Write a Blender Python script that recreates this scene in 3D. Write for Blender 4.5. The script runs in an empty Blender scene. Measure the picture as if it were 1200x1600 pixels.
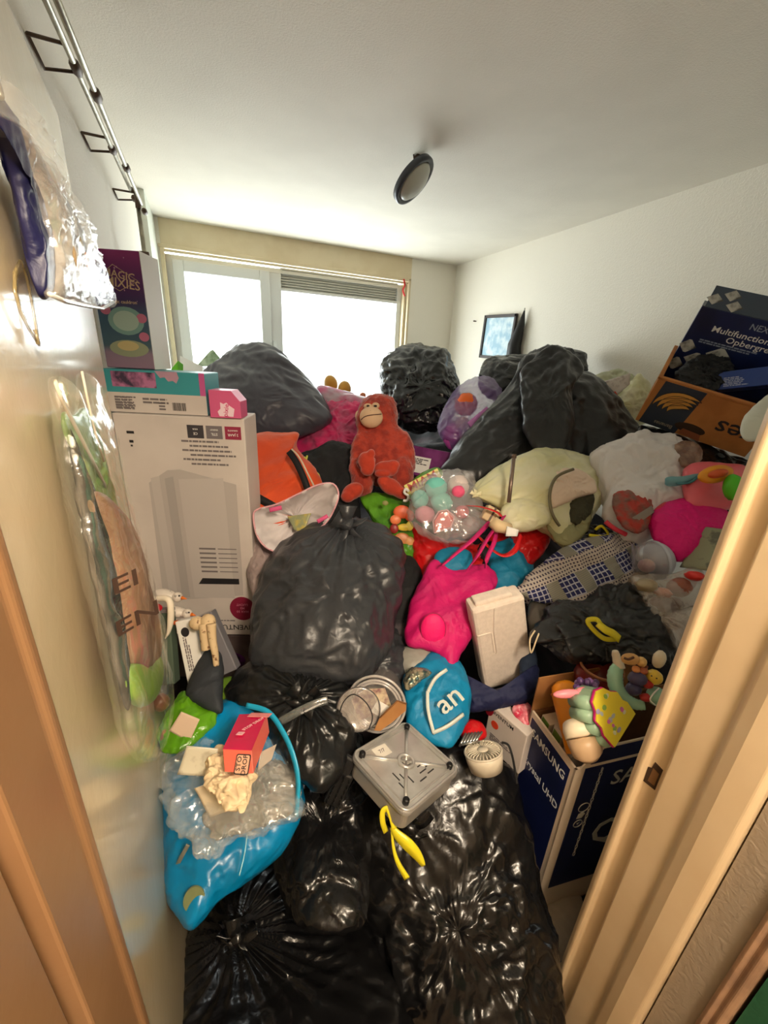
import bpy, bmesh, math, random
import numpy as np
from mathutils import Matrix, Vector
random.seed(4)

# ------------------------------------------------------------------ camera
CAMZ = 1.65
F = 635.0                                   # focal length in px of a 1200x1600 frame
def _unit(v): return v / np.linalg.norm(v)
_dn = _unit(np.array([505 - 600., 2500 - 800., F]))
_up = -_dn
_dp = np.array([315 - 600., 540 - 800., F]); _dp -= _dp.dot(_up) * _up; _dp = _unit(_dp)
_rt = np.cross(_dp, _up)
if _rt[0] < 0: _rt = -_rt
R = np.array([_rt, _dp, _up])               # columns: camera right, down, forward in room axes
CR, CU, CB = Vector(R[:, 0]), Vector(-R[:, 1]), Vector(-R[:, 2])
cam = bpy.data.cameras.new('camera'); camo = bpy.data.objects.new('camera', cam)
bpy.context.scene.collection.objects.link(camo)
cam.sensor_fit = 'HORIZONTAL'; cam.sensor_width = 36.0; cam.lens = 36.0 * F / 1200
cam.clip_start = 0.02
camo.matrix_world = Matrix(((CR.x, CU.x, CB.x, 0), (CR.y, CU.y, CB.y, 0), (CR.z, CU.z, CB.z, CAMZ), (0, 0, 0, 1)))
sc = bpy.context.scene
sc.camera = camo
sc.view_settings.view_transform = 'Standard'; sc.view_settings.look = 'None'
sc.view_settings.gamma = 1.0; sc.view_settings.use_curve_mapping = False
sc.view_settings.exposure = 1.2
sc.cycles.max_bounces = 10; sc.cycles.transparent_max_bounces = 16
sc.cycles.sample_clamp_indirect = 6.0

# ------------------------------------------------------------------ sky and lamps
w = bpy.data.worlds.new('overcast_sky'); sc.world = w; w.use_nodes = True
bg = w.node_tree.nodes['Background']
bg.inputs[0].default_value = (0.93, 1.0, 0.99, 1); bg.inputs[1].default_value = 4.4
def lamp(name, kind, loc, power, col, size=0.2, rot=None):
    l = bpy.data.lights.new(name, kind); l.energy = power; l.color = col
    if kind == 'AREA': l.size = size
    else: l.shadow_soft_size = size
    o = bpy.data.objects.new(name, l); o.location = loc
    if rot: o.rotation_euler = rot
    sc.collection.objects.link(o); return o
# the hallway's ceiling lamp behind the photographer
lamp('hallway_lamp', 'POINT', (0.30, -0.62, 2.3), 54, (1.0, 0.83, 0.64), 0.14)
# portal: only guides sampling of the sky through the window opening
pt = lamp('window_portal', 'AREA', (0.86, 4.32, 1.75), 1, (1, 1, 1), 1.0, (math.radians(90), 0, 0))
pt.data.shape = 'RECTANGLE'; pt.data.size = 2.3; pt.data.size_y = 1.5; pt.data.cycles.is_portal = True
pt.rotation_euler = (math.radians(-90), 0, 0)

# ------------------------------------------------------------------ pixel -> room helpers
def ray(px, py):
    r = R @ np.array([(px - 600) / F, (py - 800) / F, 1.0]); return Vector(r)
def P(px, py, D): return ray(px, py) * D + Vector((0, 0, CAMZ))
def PZ(px, py, z): r = ray(px, py); return r * ((z - CAMZ) / r.z) + Vector((0, 0, CAMZ))
def PY(px, py, y): r = ray(px, py); return r * (y / r.y) + Vector((0, 0, CAMZ))
def PX(px, py, x): r = ray(px, py); return r * (x / r.x) + Vector((0, 0, CAMZ))
def PN(px, py, pt, n): r = ray(px, py); o = Vector((0, 0, CAMZ)); n = Vector(n); return o + r * ((pt - o).dot(n) / r.dot(n))
def below(a, z): return Vector((a.x, a.y, z))
def frame(o, x, y, z=None):
    x = x.normalized(); z = x.cross(y).normalized() if z is None else z.normalized(); y = z.cross(x)
    return Matrix(((x.x, y.x, z.x, o.x), (x.y, y.y, z.y, o.y), (x.z, y.z, z.z, o.z), (0, 0, 0, 1)))
def CF(px, py, D, roll=0, tx=0, ty=0):      # frame at a photo point: x right, y up, z towards the viewer
    M = frame(P(px, py, D), CR, CU, CB)
    return M @ Matrix.Rotation(math.radians(roll), 4, 'Z') @ Matrix.Rotation(math.radians(tx), 4, 'X') @ Matrix.Rotation(math.radians(ty), 4, 'Y')
def UF(loc, yaw=0): return Matrix.Translation(loc) @ Matrix.Rotation(math.radians(yaw), 4, 'Z')

# ------------------------------------------------------------------ numpy noise
def _h(i, j, k, s):
    n = (i * 73856093) ^ (j * 19349663) ^ (k * 83492791) ^ (s * 2654435761 & 0x7fffffff)
    n = (n ^ (n >> 13)) * 1274126177 & 0x7fffffff
    return ((n ^ (n >> 16)) & 0xffff) / 32767.5 - 1.0
def vn(p, s=0):
    f = np.floor(p); t = p - f; i = f.astype(np.int64); t = t * t * (3 - 2 * t); r = 0
    for a in (0, 1):
        for b in (0, 1):
            for c in (0, 1):
                w_ = (t[:, 0] if a else 1 - t[:, 0]) * (t[:, 1] if b else 1 - t[:, 1]) * (t[:, 2] if c else 1 - t[:, 2])
                r = r + w_ * _h(i[:, 0] + a, i[:, 1] + b, i[:, 2] + c, s)
    return r
def crease(p, scale, s=0, octs=3, sharp=1.0):
    q = p * scale
    q = q + 0.55 * np.stack([vn(q * .7, s + 11), vn(q * .7, s + 12), vn(q * .7, s + 13)], 1)
    r = 0; a = 1.0; tot = 0
    for o in range(octs):
        n = 1 - np.abs(vn(q, s + o)) * 2.2
        r = r + a * np.sign(n) * np.abs(n) ** sharp; tot += a; a *= 0.55; q = q * 2.07 + 5.3
    return r / tot

# ------------------------------------------------------------------ materials
def lin(c):
    return tuple(((v / 255) / 12.92 if v / 255 <= .04045 else (((v / 255) + .055) / 1.055) ** 2.4) for v in c)
MATS = {}
def mat(name, c, rough=.5, c2=None, ns=8, nd=4, bump=0, bs=60, metal=0, alpha=1, trans=0, sheen=0, coat=0, ridge=0, rs=7, streak=None, spec=.5, lo=.4, hi=.6, ior=1.45, emit=None):
    if name in MATS: return MATS[name]
    m = bpy.data.materials.new(name); m.use_nodes = True; nt = m.node_tree; n = nt.nodes; L = nt.links
    b = n['Principled BSDF']
    b.inputs['Base Color'].default_value = (*lin(c), 1); b.inputs['Roughness'].default_value = rough
    b.inputs['Metallic'].default_value = metal; b.inputs['Alpha'].default_value = alpha
    b.inputs['Transmission Weight'].default_value = trans; b.inputs['Coat Weight'].default_value = coat
    b.inputs['Coat Roughness'].default_value = .08
    b.inputs['Sheen Weight'].default_value = sheen; b.inputs['Specular IOR Level'].default_value = spec
    b.inputs['IOR'].default_value = ior
    tc = n.new('ShaderNodeTexCoord'); mp = n.new('ShaderNodeMapping'); L.new(tc.outputs['Object'], mp.inputs[0])
    if streak: mp.inputs['Scale'].default_value = streak
    if c2 is not None:
        t = n.new('ShaderNodeTexNoise'); t.inputs['Scale'].default_value = ns; t.inputs['Detail'].default_value = nd
        r = n.new('ShaderNodeValToRGB'); r.color_ramp.elements[0].position = lo; r.color_ramp.elements[1].position = hi
        r.color_ramp.elements[0].color = (*lin(c), 1); r.color_ramp.elements[1].color = (*lin(c2), 1)
        L.new(mp.outputs[0], t.inputs['Vector']); L.new(t.outputs['Fac'], r.inputs[0]); L.new(r.outputs[0], b.inputs['Base Color'])
    nin = None
    if ridge:
        t = n.new('ShaderNodeTexNoise'); t.noise_type = 'RIDGED_MULTIFRACTAL'; t.inputs['Scale'].default_value = rs; t.inputs['Detail'].default_value = 5
        t.inputs['Distortion'].default_value = 1.1; t.inputs['Roughness'].default_value = .55
        L.new(mp.outputs[0], t.inputs['Vector']); bp = n.new('ShaderNodeBump'); bp.inputs['Strength'].default_value = ridge; bp.inputs['Distance'].default_value = .012
        L.new(t.outputs['Fac'], bp.inputs['Height']); L.new(bp.outputs[0], b.inputs['Normal']); nin = bp
    if bump:
        t = n.new('ShaderNodeTexNoise'); t.inputs['Scale'].default_value = bs; t.inputs['Detail'].default_value = 6
        t.inputs['Distortion'].default_value = .6
        L.new(mp.outputs[0], t.inputs['Vector'])
        bp = n.new('ShaderNodeBump'); bp.inputs['Strength'].default_value = bump; bp.inputs['Distance'].default_value = .004
        L.new(t.outputs['Fac'], bp.inputs['Height']); L.new(bp.outputs[0], b.inputs['Normal'])
        if nin: L.new(nin.outputs[0], bp.inputs['Normal'])
    if emit: b.inputs['Emission Color'].default_value = (*lin(emit), 1); b.inputs['Emission Strength'].default_value = 1
    MATS[name] = m; return m
def film(name, c, alpha=.3, rough=.15, bump=.6, bs=45):   # thin clear plastic
    m = mat(name, c, rough, bump=bump, bs=bs, spec=.4, ridge=.8 if bump else 0, rs=9)
    nt = m.node_tree; n = nt.nodes; L = nt.links; b = n['Principled BSDF']; b.inputs['Alpha'].default_value = 1
    tp = n.new('ShaderNodeBsdfTransparent'); gl_ = n.new('ShaderNodeBsdfGlossy'); gl_.inputs['Roughness'].default_value = rough
    gl_.inputs[0].default_value = (.16, .16, .16, 1)
    tp.inputs[0].default_value = (.9, .9, .9, 1); ad = n.new('ShaderNodeAddShader'); mx = n.new('ShaderNodeMixShader'); mx.inputs[0].default_value = alpha * .75
    if b.inputs['Normal'].links: L.new(b.inputs['Normal'].links[0].from_socket, gl_.inputs['Normal'])
    L.new(tp.outputs[0], ad.inputs[0]); L.new(gl_.outputs[0], ad.inputs[1]); L.new(ad.outputs[0], mx.inputs[1]); L.new(b.outputs[0], mx.inputs[2])
    L.new(mx.outputs[0], n['Material Output'].inputs[0]); return m
def thinbag(name, c, tl=.45, rough=.35, alpha=1.0, c2=None):   # thin coloured plastic that lets light through
    m = mat(name, c, rough, bump=.4, bs=30, c2=c2, ns=9, ridge=.7, rs=6)
    nt = m.node_tree; b = nt.nodes['Principled BSDF']; out = nt.nodes['Material Output']
    tr = nt.nodes.new('ShaderNodeBsdfTranslucent'); tr.inputs[0].default_value = (*lin(c), 1)
    mx = nt.nodes.new('ShaderNodeMixShader'); mx.inputs[0].default_value = tl
    b.inputs['Alpha'].default_value = 1
    nt.links.new(b.outputs[0], mx.inputs[1]); nt.links.new(tr.outputs[0], mx.inputs[2])
    if alpha < 1:
        tp = nt.nodes.new('ShaderNodeBsdfTransparent'); m2 = nt.nodes.new('ShaderNodeMixShader'); m2.inputs[0].default_value = alpha
        nt.links.new(tp.outputs[0], m2.inputs[1]); nt.links.new(mx.outputs[0], m2.inputs[2]); nt.links.new(m2.outputs[0], out.inputs[0])
    else: nt.links.new(mx.outputs[0], out.inputs[0])
    return m
def flat(c, rough=.5): return mat('paint_%d_%d_%d_%d' % (*c, int(rough * 10)), c, rough)

# ------------------------------------------------------------------ object making
COL = sc.collection
MW = {}
def tag(o, label=None, cat=None, group=None, kind=None):
    if label: o['label'] = label
    if cat: o['category'] = cat
    if group: o['group'] = group
    if kind: o['kind'] = kind
    return o
def thing(name, label, cat, M, group=None):
    if isinstance(M, Vector): M = Matrix.Translation(M)
    o = bpy.data.objects.new(name, None); COL.objects.link(o); o.matrix_world = M; MW[o.name] = M.copy()
    o.empty_display_size = .02
    return tag(o, label, cat, group)
def mk(name, geo, m, parent=None, M=None, smooth=True, bevel=0, label=None, cat=None, group=None, kind=None, solid=0, sub=0):
    """geo = (verts in room coordinates, faces); M = the object's own frame"""
    V, Fc = geo[0], geo[1]
    V = np.array([tuple(v) for v in V], float) if not isinstance(V, np.ndarray) else V
    if M is None:
        c = (V.min(0) + V.max(0)) / 2; M = Matrix.Translation(Vector((c[0], c[1], V[:, 2].min())))
    Mi = np.array(M.inverted()); Vl = V @ Mi[:3, :3].T + Mi[:3, 3]
    me = bpy.data.meshes.new(name); me.from_pydata(Vl.tolist(), [], [tuple(f) for f in Fc]); me.update()
    if smooth: me.polygons.foreach_set('use_smooth', [True] * len(me.polygons))
    ms = m if isinstance(m, (list, tuple)) else [m]
    for x in ms: me.materials.append(x)
    if len(geo) > 2: me.polygons.foreach_set('material_index', geo[2])
    o = bpy.data.objects.new(name, me); COL.objects.link(o)
    if parent is not None:
        o.parent = parent; o.matrix_basis = MW[parent.name].inverted() @ M
    else: o.matrix_basis = M
    MW[o.name] = M.copy()
    if bevel:
        b = o.modifiers.new('bevel', 'BEVEL'); b.width = bevel; b.segments = 2; b.limit_method = 'ANGLE'
    if solid:
        s = o.modifiers.new('solid', 'SOLIDIFY'); s.thickness = solid; s.offset = 0
    if sub:
        s = o.modifiers.new('sub', 'SUBSURF'); s.levels = sub; s.render_levels = sub
    tag(o, label, cat, group, kind); return o

def join(*gs):
    V = []; Fc = []; n = 0
    for g in gs:
        v = [tuple(a) for a in g[0]]; V += v; Fc += [tuple(i + n for i in f) for f in g[1]]; n += len(v)
    return V, Fc
BF = [(0, 3, 2, 1), (4, 5, 6, 7), (0, 1, 5, 4), (1, 2, 6, 5), (2, 3, 7, 6), (3, 0, 4, 7)]
def box(M, x0, x1, y0, y1, z0, z1):
    return [M @ Vector(p) for p in ((x0, y0, z0), (x1, y0, z0), (x1, y1, z0), (x0, y1, z0), (x0, y0, z1), (x1, y0, z1), (x1, y1, z1), (x0, y1, z1))], BF
I4 = Matrix.Identity(4)
def tube(pts, r, n=8, closed=False):
    pts = [Vector(p) for p in pts]; m = len(pts); rs = r if isinstance(r, (list, tuple)) else [r] * m
    V = []; Fc = []; nrm = None
    for i, p in enumerate(pts):
        a = pts[(i - 1) % m] if (closed or i) else p; b = pts[(i + 1) % m] if (closed or i < m - 1) else p
        t = (b - a).normalized()
        if nrm is None:
            nrm = t.cross(Vector((0, 0, 1))); nrm = nrm if nrm.length > .1 else t.cross(Vector((1, 0, 0)))
        nrm = (nrm - t * nrm.dot(t)).normalized(); bn = t.cross(nrm)
        for k in range(n):
            an = 2 * math.pi * k / n; V.append(p + (nrm * math.cos(an) + bn * math.sin(an)) * rs[i])
    for i in range(m if closed else m - 1):
        for k in range(n):
            j = (i + 1) % m; Fc.append((i * n + k, i * n + (k + 1) % n, j * n + (k + 1) % n, j * n + k))
    if not closed: Fc += [tuple(range(n))[::-1], tuple((m - 1) * n + k for k in range(n))]
    return V, Fc
def smoothline(pts, k=6, closed=False):
    pts = [Vector(p) for p in pts]; n = len(pts); out = []
    for i in range(n if closed else n - 1):
        g = lambda j: pts[j % n] if closed else pts[max(0, min(n - 1, j))]
        a, b, c, d = g(i - 1), g(i), g(i + 1), g(i + 2)
        for s in range(k):
            t = s / k
            out.append(.5 * ((2 * b) + (c - a) * t + (2 * a - 5 * b + 4 * c - d) * t * t + (3 * b - a - 3 * c + d) * t ** 3))
    if not closed: out.append(pts[-1])
    return out
def ribbon(pts, wd, th, nrm=None, twist=0):         # flat strap along a line
    pts = [Vector(p) for p in pts]; V = []; Fc = []; m = len(pts); nrm = Vector(nrm) if nrm is not None else CB
    for i, p in enumerate(pts):
        t = (pts[min(i + 1, m - 1)] - pts[max(i - 1, 0)]).normalized()
        s = t.cross(nrm).normalized(); u = s.cross(t)
        if twist: q = Matrix.Rotation(twist * i / (m - 1), 3, t); s = q @ s; u = q @ u
        ww = wd[i] if isinstance(wd, (list, tuple)) else wd
        for a, b in ((-1, -1), (1, -1), (1, 1), (-1, 1)): V.append(p + s * a * ww / 2 + u * b * th / 2)
    for i in range(m - 1):
        for k in range(4): Fc.append((i * 4 + k, i * 4 + (k + 1) % 4, i * 4 + 4 + (k + 1) % 4, i * 4 + 4 + k))
    Fc += [(3, 2, 1, 0), tuple((m - 1) * 4 + k for k in range(4))]
    return V, Fc
def lathe(M, prof, n=32, arc=None):            # profile (r, z) around local z
    V = []; Fc = []; m = len(prof)
    for r, z in prof:
        for k in range(n):
            a = 2 * math.pi * k / n; V.append(M @ Vector((r * math.cos(a), r * math.sin(a), z)))
    for i in range(m - 1):
        for k in range(n): Fc.append((i * n + k, i * n + (k + 1) % n, (i + 1) * n + (k + 1) % n, (i + 1) * n + k))
    if prof[0][0] > 1e-5: Fc.append(tuple(range(n))[::-1])
    if prof[-1][0] > 1e-5: Fc.append(tuple((m - 1) * n + k for k in range(n)))
    return V, Fc
def ball(M, rx, ry, rz, n=20, amp=0, sc_=10, seed=0):
    V = []; Fc = []; h = n // 2
    for i in range(h + 1):
        th = math.pi * i / h
        for k in range(n):
            a = 2 * math.pi * k / n; V.append((math.sin(th) * math.cos(a), math.sin(th) * math.sin(a), math.cos(th)))
    V = np.array(V)
    if amp:
        V = V * (1 + amp * crease(V, sc_, seed))[:, None]
    V = V * np.array([rx, ry, rz]); A = np.array(M); V = V @ A[:3, :3].T + A[:3, 3]
    for i in range(h):
        for k in range(n): Fc.append((i * n + k, (i + 1) * n + k, (i + 1) * n + (k + 1) % n, i * n + (k + 1) % n))
    return V, Fc
def prism(M, pts, z0, z1):
    n = len(pts); V = [M @ Vector((x, y, z0)) for x, y in pts] + [M @ Vector((x, y, z1)) for x, y in pts]
    return V, [tuple(range(n))[::-1], tuple(range(n, 2 * n))] + [(i, (i + 1) % n, n + (i + 1) % n, n + i) for i in range(n)]
def oval(cx, cy, rx, ry, n=20, rot=0):
    c, s = math.cos(math.radians(rot)), math.sin(math.radians(rot))
    return [(cx + rx * math.cos(t) * c - ry * math.sin(t) * s, cy + rx * math.cos(t) * s + ry * math.sin(t) * c) for t in [2 * math.pi * k / n for k in range(n)]]
def sheet(a, b, c, d, nx=10, ny=10, amp=.004, scale=12, seed=0):   # corners in order round the sheet
    V = []; Fc = []
    nr = (b - a).cross(d - a).normalized()
    for j in range(ny + 1):
        for i in range(nx + 1):
            u, v = i / nx, j / ny; V.append((a * (1 - u) + b * u) * (1 - v) + (d * (1 - u) + c * u) * v)
    V = np.array([tuple(v) for v in V]); V = V + (amp * (vn(V * scale, seed) + .5 * vn(V * scale * 2.3, seed + 5)))[:, None] * np.array(nr)
    for j in range(ny):
        for i in range(nx): q = j * (nx + 1) + i; Fc.append((q, q + 1, q + nx + 2, q + nx + 1))
    return V, Fc
_tc = {}
def lettering(s, M, size, m, parent, depth=.0006, align='CENTER', name='lettering', label=None, shear=0, sx=1):
    k = (s, align, shear)
    if k not in _tc:
        cu = bpy.data.curves.new('t', 'FONT'); cu.body = s; cu.align_x = align; cu.align_y = 'CENTER'; cu.resolution_u = 2; cu.shear = shear
        cu.offset = .008; cu.extrude = 0.02
        ob = bpy.data.objects.new('t', cu); COL.objects.link(ob)
        dg = bpy.context.evaluated_depsgraph_get(); me = bpy.data.meshes.new_from_object(ob.evaluated_get(dg))
        _tc[k] = ([tuple(v.co) for v in me.vertices], [tuple(p.vertices) for p in me.polygons])
        bpy.data.objects.remove(ob); bpy.data.meshes.remove(me)
    V, Fc = _tc[k]
    return mk(name, ([M @ Vector((x * size * sx, y * size, (z + .02) * depth * 25)) for x, y, z in V], Fc), m, parent, M=M, smooth=False, label=label)

def resample(pts, n):
    p = smoothline([Vector((x, y, 0)) for x, y in pts], 8, True)
    p = np.array([(v.x, v.y) for v in p]); q = np.vstack([p, p[:1]]); d = np.r_[0, np.cumsum(np.hypot(*(q[1:] - q[:-1]).T))]
    t = np.linspace(0, d[-1], n, endpoint=False)
    return np.stack([np.interp(t, d, q[:, 0]), np.interp(t, d, q[:, 1])], 1)
def blobgeo(outline, D, t, gx=0, gy=-.0015, amp=.02, scale=9, seed=0, N=150, K=32, sharp=.85, knot=None, pleat=.0, npl=26, stretch=None, nrm=None, cen=None, back=.5, box_=2.6, octs=3):
    """closed, lumpy body. outline: photo points of its silhouette; D: distance of its middle; t: half thickness in metres"""
    o = resample(outline, N); c = np.array(cen) if cen is not None else o.mean(0)
    ks = np.linspace(0, 1, K + 1)[1:]
    phis = ks * math.pi / 2
    kb = max(6, K // 2); ph2 = np.linspace(1, 0, kb + 1)[1:-1] * math.pi / 2
    pix = [c[None]]; off = [np.array([-1.0])]
    for ph in phis: r = math.sin(ph) ; pix.append(c + (o - c) * r); off.append(np.full(N, -abs(math.cos(ph)) ** (2 / box_)))
    for ph in ph2: r = math.sin(ph); pix.append(c + (o - c) * r); off.append(np.full(N, back * math.cos(ph) ** (2 / box_)))
    pix.append(c[None]); off.append(np.array([back]))
    pix = np.vstack(pix); off = np.concatenate(off)
    Dv = D(pix[:, 0], pix[:, 1]) if callable(D) else D + gx * (pix[:, 0] - c[0]) + gy * (pix[:, 1] - c[1])
    rr = np.stack([(pix[:, 0] - 600) / F, (pix[:, 1] - 800) / F, np.ones(len(pix))], 1) @ R.T
    V = rr * Dv[:, None] + np.array([0, 0, CAMZ])
    if nrm is None: nv = _unit(rr[0]);
    else: nv = -np.array(nrm, float)
    V = V + (off * t)[:, None] * nv
    rings = K + len(ph2); Fc = []
    for k in range(N): Fc.append((0, 1 + (k + 1) % N, 1 + k))
    for i in range(rings - 1):
        a = 1 + i * N; b = a + N
        for k in range(N): k2 = (k + 1) % N; Fc.append((a + k, a + k2, b + k2, b + k))
    a = 1 + (rings - 1) * N; last = len(V) - 1
    for k in range(N): Fc.append((a + k, a + (k + 1) % N, last))
    # outward direction, then folds
    ctr = V.mean(0); g = V - ctr; ax = g - (g @ nv)[:, None] * nv
    ext = np.abs(ax).max() + 1e-6
    dirn = ax / ext * .9 + (off[:, None]) * nv * .9; dirn /= (np.linalg.norm(dirn, axis=1, keepdims=True) + 1e-6)
    q = V.copy()
    if stretch is not None:
        s = np.array(stretch, float); s = _unit(s); q = q - (q @ s)[:, None] * s * .68
    disp = amp * crease(q, scale, seed, octs, sharp)
    disp = disp + amp * .42 * crease(q, scale * 3.1, seed + 50, 3, sharp)
    edge = np.clip(1 - np.abs(off) , 0, 1)
    disp = disp * (1 - .45 * edge)
    if knot is not None and pleat:
        kp = np.array(knot); dl = pix - kp; ds = np.hypot(dl[:, 0], dl[:, 1]); an = np.arctan2(dl[:, 1], dl[:, 0])
        L_ = np.hypot(*(o - kp).T).max()
        wv = np.sin(an * npl + 3.0 * vn(np.stack([an * 1.5, ds / L_ * 2, ds * 0], 1), seed + 3)) * .6 + .4 * np.sin(an * npl * .43 + 1 + seed)
        fall = np.clip(ds / (L_ * .06), 0, 1) * np.exp(-(ds / (L_ * .5)) ** 1.3)
        disp = disp * np.clip(ds / (L_ * .4), .35, 1) + pleat * wv * fall * (off < .1)
    V = V + dirn * disp[:, None]
    return V, Fc, (c[0], c[1])
def blob(name, m, outline, D, t, parent=None, label=None, cat=None, group=None, kind=None, **k):
    V, Fc, c = blobgeo(outline, D, t, **k)
    Dc = D(np.array([c[0]]), np.array([c[1]]))[0] if callable(D) else D
    if parent is None: M = None
    M = frame(P(c[0], c[1], Dc), CR, CU, CB)
    return mk(name, (V, Fc), m, parent, M=M, label=label, cat=cat, group=group, kind=kind)
def pline(pts, D, k=6, closed=False):
    q = [P(p[0], p[1], p[2] if len(p) > 2 else D) for p in pts]; return smoothline(q, k, closed)
def knotgeo(px, py, D, r, seed=0, tails=5):
    """a gathered, tied neck: a ring of film with ragged ears"""
    g = [ball(CF(px, py, D), r * .75, r * .6, r * .75, 16, .25, 3, seed)]
    rnd = random.Random(seed)
    for i in range(tails):
        a = 2 * math.pi * (i + rnd.random() * .5) / tails; l = r * (1.1 + rnd.random())
        M = CF(px, py, D); p0 = M @ Vector((0, 0, r * .2)); 
        p1 = M @ Vector((math.cos(a) * l * .5, math.sin(a) * l * .45, r * .5)); p2 = M @ Vector((math.cos(a) * l, math.sin(a) * l * .8 + r * .2, r * .3 * rnd.random()))
        g.append(ribbon(smoothline([p0, p1, p2], 5), [r * (.35 + .13 * j) for j in range(11)], .003, M.to_3x3() @ Vector((rnd.uniform(-.6, .6), rnd.uniform(-.6, .6), 1)), twist=rnd.uniform(-1.5, 1.5)))
    return join(*g)
def boxframe(a, b, c):      # a top left, b top right, c bottom left of the face seen
    x = b - a; y = a - c; M = frame(c, x, y); H = y.dot(Vector((M[0][1], M[1][1], M[2][1]))); o = a - Vector((M[0][1], M[1][1], M[2][1])) * H
    M.translation = o; return M, x.length, H

# ================================================================== the setting
plaster = mat('plaster', (236, 230, 216), .85, c2=(240, 234, 220), ns=3, bump=.5, bs=130)
wallpaint = mat('wall_paint', (240, 234, 220), .8, bump=.8, bs=110)
creamwood = mat('cream_gloss_wood', (216, 190, 150), .32, c2=(222, 197, 158), ns=5, bump=.12, bs=25)
doorpaint = mat('door_gloss_paint', (216, 196, 160), .2, c2=(222, 204, 172), ns=3, bump=.1, bs=40, coat=.25)
jambl = mat('shaded_jamb_paint', (146, 108, 74), .35, c2=(152, 114, 80), ns=5, bump=.12, bs=25)  # shade on the left jamb is put into this darker base colour
upvc = mat('window_plastic', (222, 224, 222), .35)
beige = mat('window_surround', (214, 196, 160), .5, c2=(220, 204, 170), ns=6)
greyhall = mat('hall_wall', (160, 145, 125), .8, bump=.5, bs=90)
def st(name, geo, m, parent=None, **k):
    o = mk(name, geo, m, parent, smooth=False, **k)
    if parent is None: o['kind'] = 'structure'
    return o
LX, RX, BY, CZ, FY = -.30, 2.50, 4.17, 2.60, .33
st('floor', box(I4, -1.2, 2.6, -1.7, 4.5, -.05, 0), mat('floor_boards', (120, 100, 80), .6))
st('ceiling', box(I4, -1.2, 2.6, -1.7, 4.5, CZ, CZ + .1), plaster)
st('wall_left', box(I4, LX - .1, LX, FY, 4.4, 0, CZ), wallpaint)
st('wall_right', box(I4, RX, RX + .1, FY, 4.4, 0, CZ), wallpaint)
xr = PY(643, 420, BY).x
zt = PY(440, 398, BY).z
xl = PY(252, 390, BY).x
st('wall_back', join(box(I4, xr, RX, BY, BY + .25, 0, CZ), box(I4, LX, xr, BY, BY + .25, 0, .85), box(I4, LX, xl, BY, BY + .25, 0, CZ)), wallpaint)
zh = PY(250, 381, BY).z
st('trim_1', box(I4, xl, xr, BY - .005, BY + .2, zh, CZ), beige)                       # beige panel above the window
st('trim_2', join(box(I4, xl - .02, xr, BY - .012, BY + .02, zh - .022, zh + .003), box(I4, xl, xr, BY + .0, BY + .03, zh - .045, zh - .028)), beige, bevel=.003)
st('trim_3', join(box(I4, xr - .022, xr + .0, BY - .012, BY + .14, .85, zh), box(I4, xr - .05, xr - .028, BY + .03, BY + .14, .85, zh - .04)), beige, bevel=.002)
st('trim_4', box(I4, xl - .012, xl + .018, BY - .01, BY + .14, .85, zh), beige, bevel=.002)
# white column of boxed-in pipework beside the window
st('trim_5', box(I4, LX, LX + .045, 3.55, BY, 0, CZ), mat('boxing', (214, 218, 206), .6))
# window: frame, opening sash with pane, fixed pane with vent above
WY = BY + .09
def wx(px, py): return PY(px, py, WY).x
def wz(px, py): return PY(px, py, WY).z
X0, X1, X2, X3 = xl + .018, wx(420, 470), wx(438, 470), xr - .05
ZT = zh - .045; ZB = .88
win = bpy.data.objects.new('window_1', None); COL.objects.link(win); win.location = (X0, WY, ZB); MW[win.name] = Matrix.Translation(win.location); win['kind'] = 'structure'
def fr(x0, x1, z0, z1, w_, y0, y1, wt=None):
    wt = wt or w_
    return join(box(I4, x0, x0 + w_, y0, y1, z0, z1), box(I4, x1 - w_, x1, y0, y1, z0, z1), box(I4, x0 + w_, x1 - w_, y0, y1, z1 - wt, z1), box(I4, x0 + w_, x1 - w_, y0, y1, z0, z0 + w_))
mk('window_frame', fr(X0, X3, ZB, ZT, .05, WY, WY + .07, .04), upvc, win, smooth=False, bevel=.004)
mk('mullion', box(I4, X1, X2 + .012, WY - .005, WY + .07, ZB + .05, ZT - .04), upvc, win, smooth=False, bevel=.004)
sash = mk('sash', fr(X0 + .045, X1 + .01, ZB + .045, ZT - .035, .085, WY - .03, WY + .03), upvc, win, smooth=False, bevel=.006)
glass = mat('window_glass', (235, 245, 245), .02, alpha=.05)
mk('pane', box(I4, X0 + .12, X1 - .065, WY + .0, WY + .008, ZB + .12, ZT - .11), glass, sash, smooth=False)
zv0, zv1 = wz(530, 463), wz(530, 432)
mk('pane', box(I4, X2 + .01, X3 - .045, WY + .03, WY + .038, ZB + .045, zv0), glass, win, smooth=False)
grm = mat('vent_metal', (214, 214, 206), .5)
vt = mk('vent_rail', join(box(I4, X2 + .01, X3 - .045, WY + .0, WY + .05, zv1 - .012, zv1 + .01), box(I4, X2 + .01, X3 - .045, WY + .0, WY + .05, zv0 - .008, zv0 + .012)), upvc, win, smooth=False, bevel=.002)
mk('vent_back', box(I4, X2 + .01, X3 - .045, WY + .04, WY + .05, zv0, zv1), grm, vt, smooth=False)
for i in range(7):
    z = zv0 + .018 + i * (zv1 - zv0 - .04) / 6
    mk('slat', box(Matrix.Translation((0, WY + .02, z)) @ Matrix.Rotation(.5, 4, 'X'), X2 + .01, X3 - .045, -.008, .008, -.0025, .0025), grm, vt, smooth=False)
hx, hz = wx(429, 538), wz(429, 538)
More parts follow.
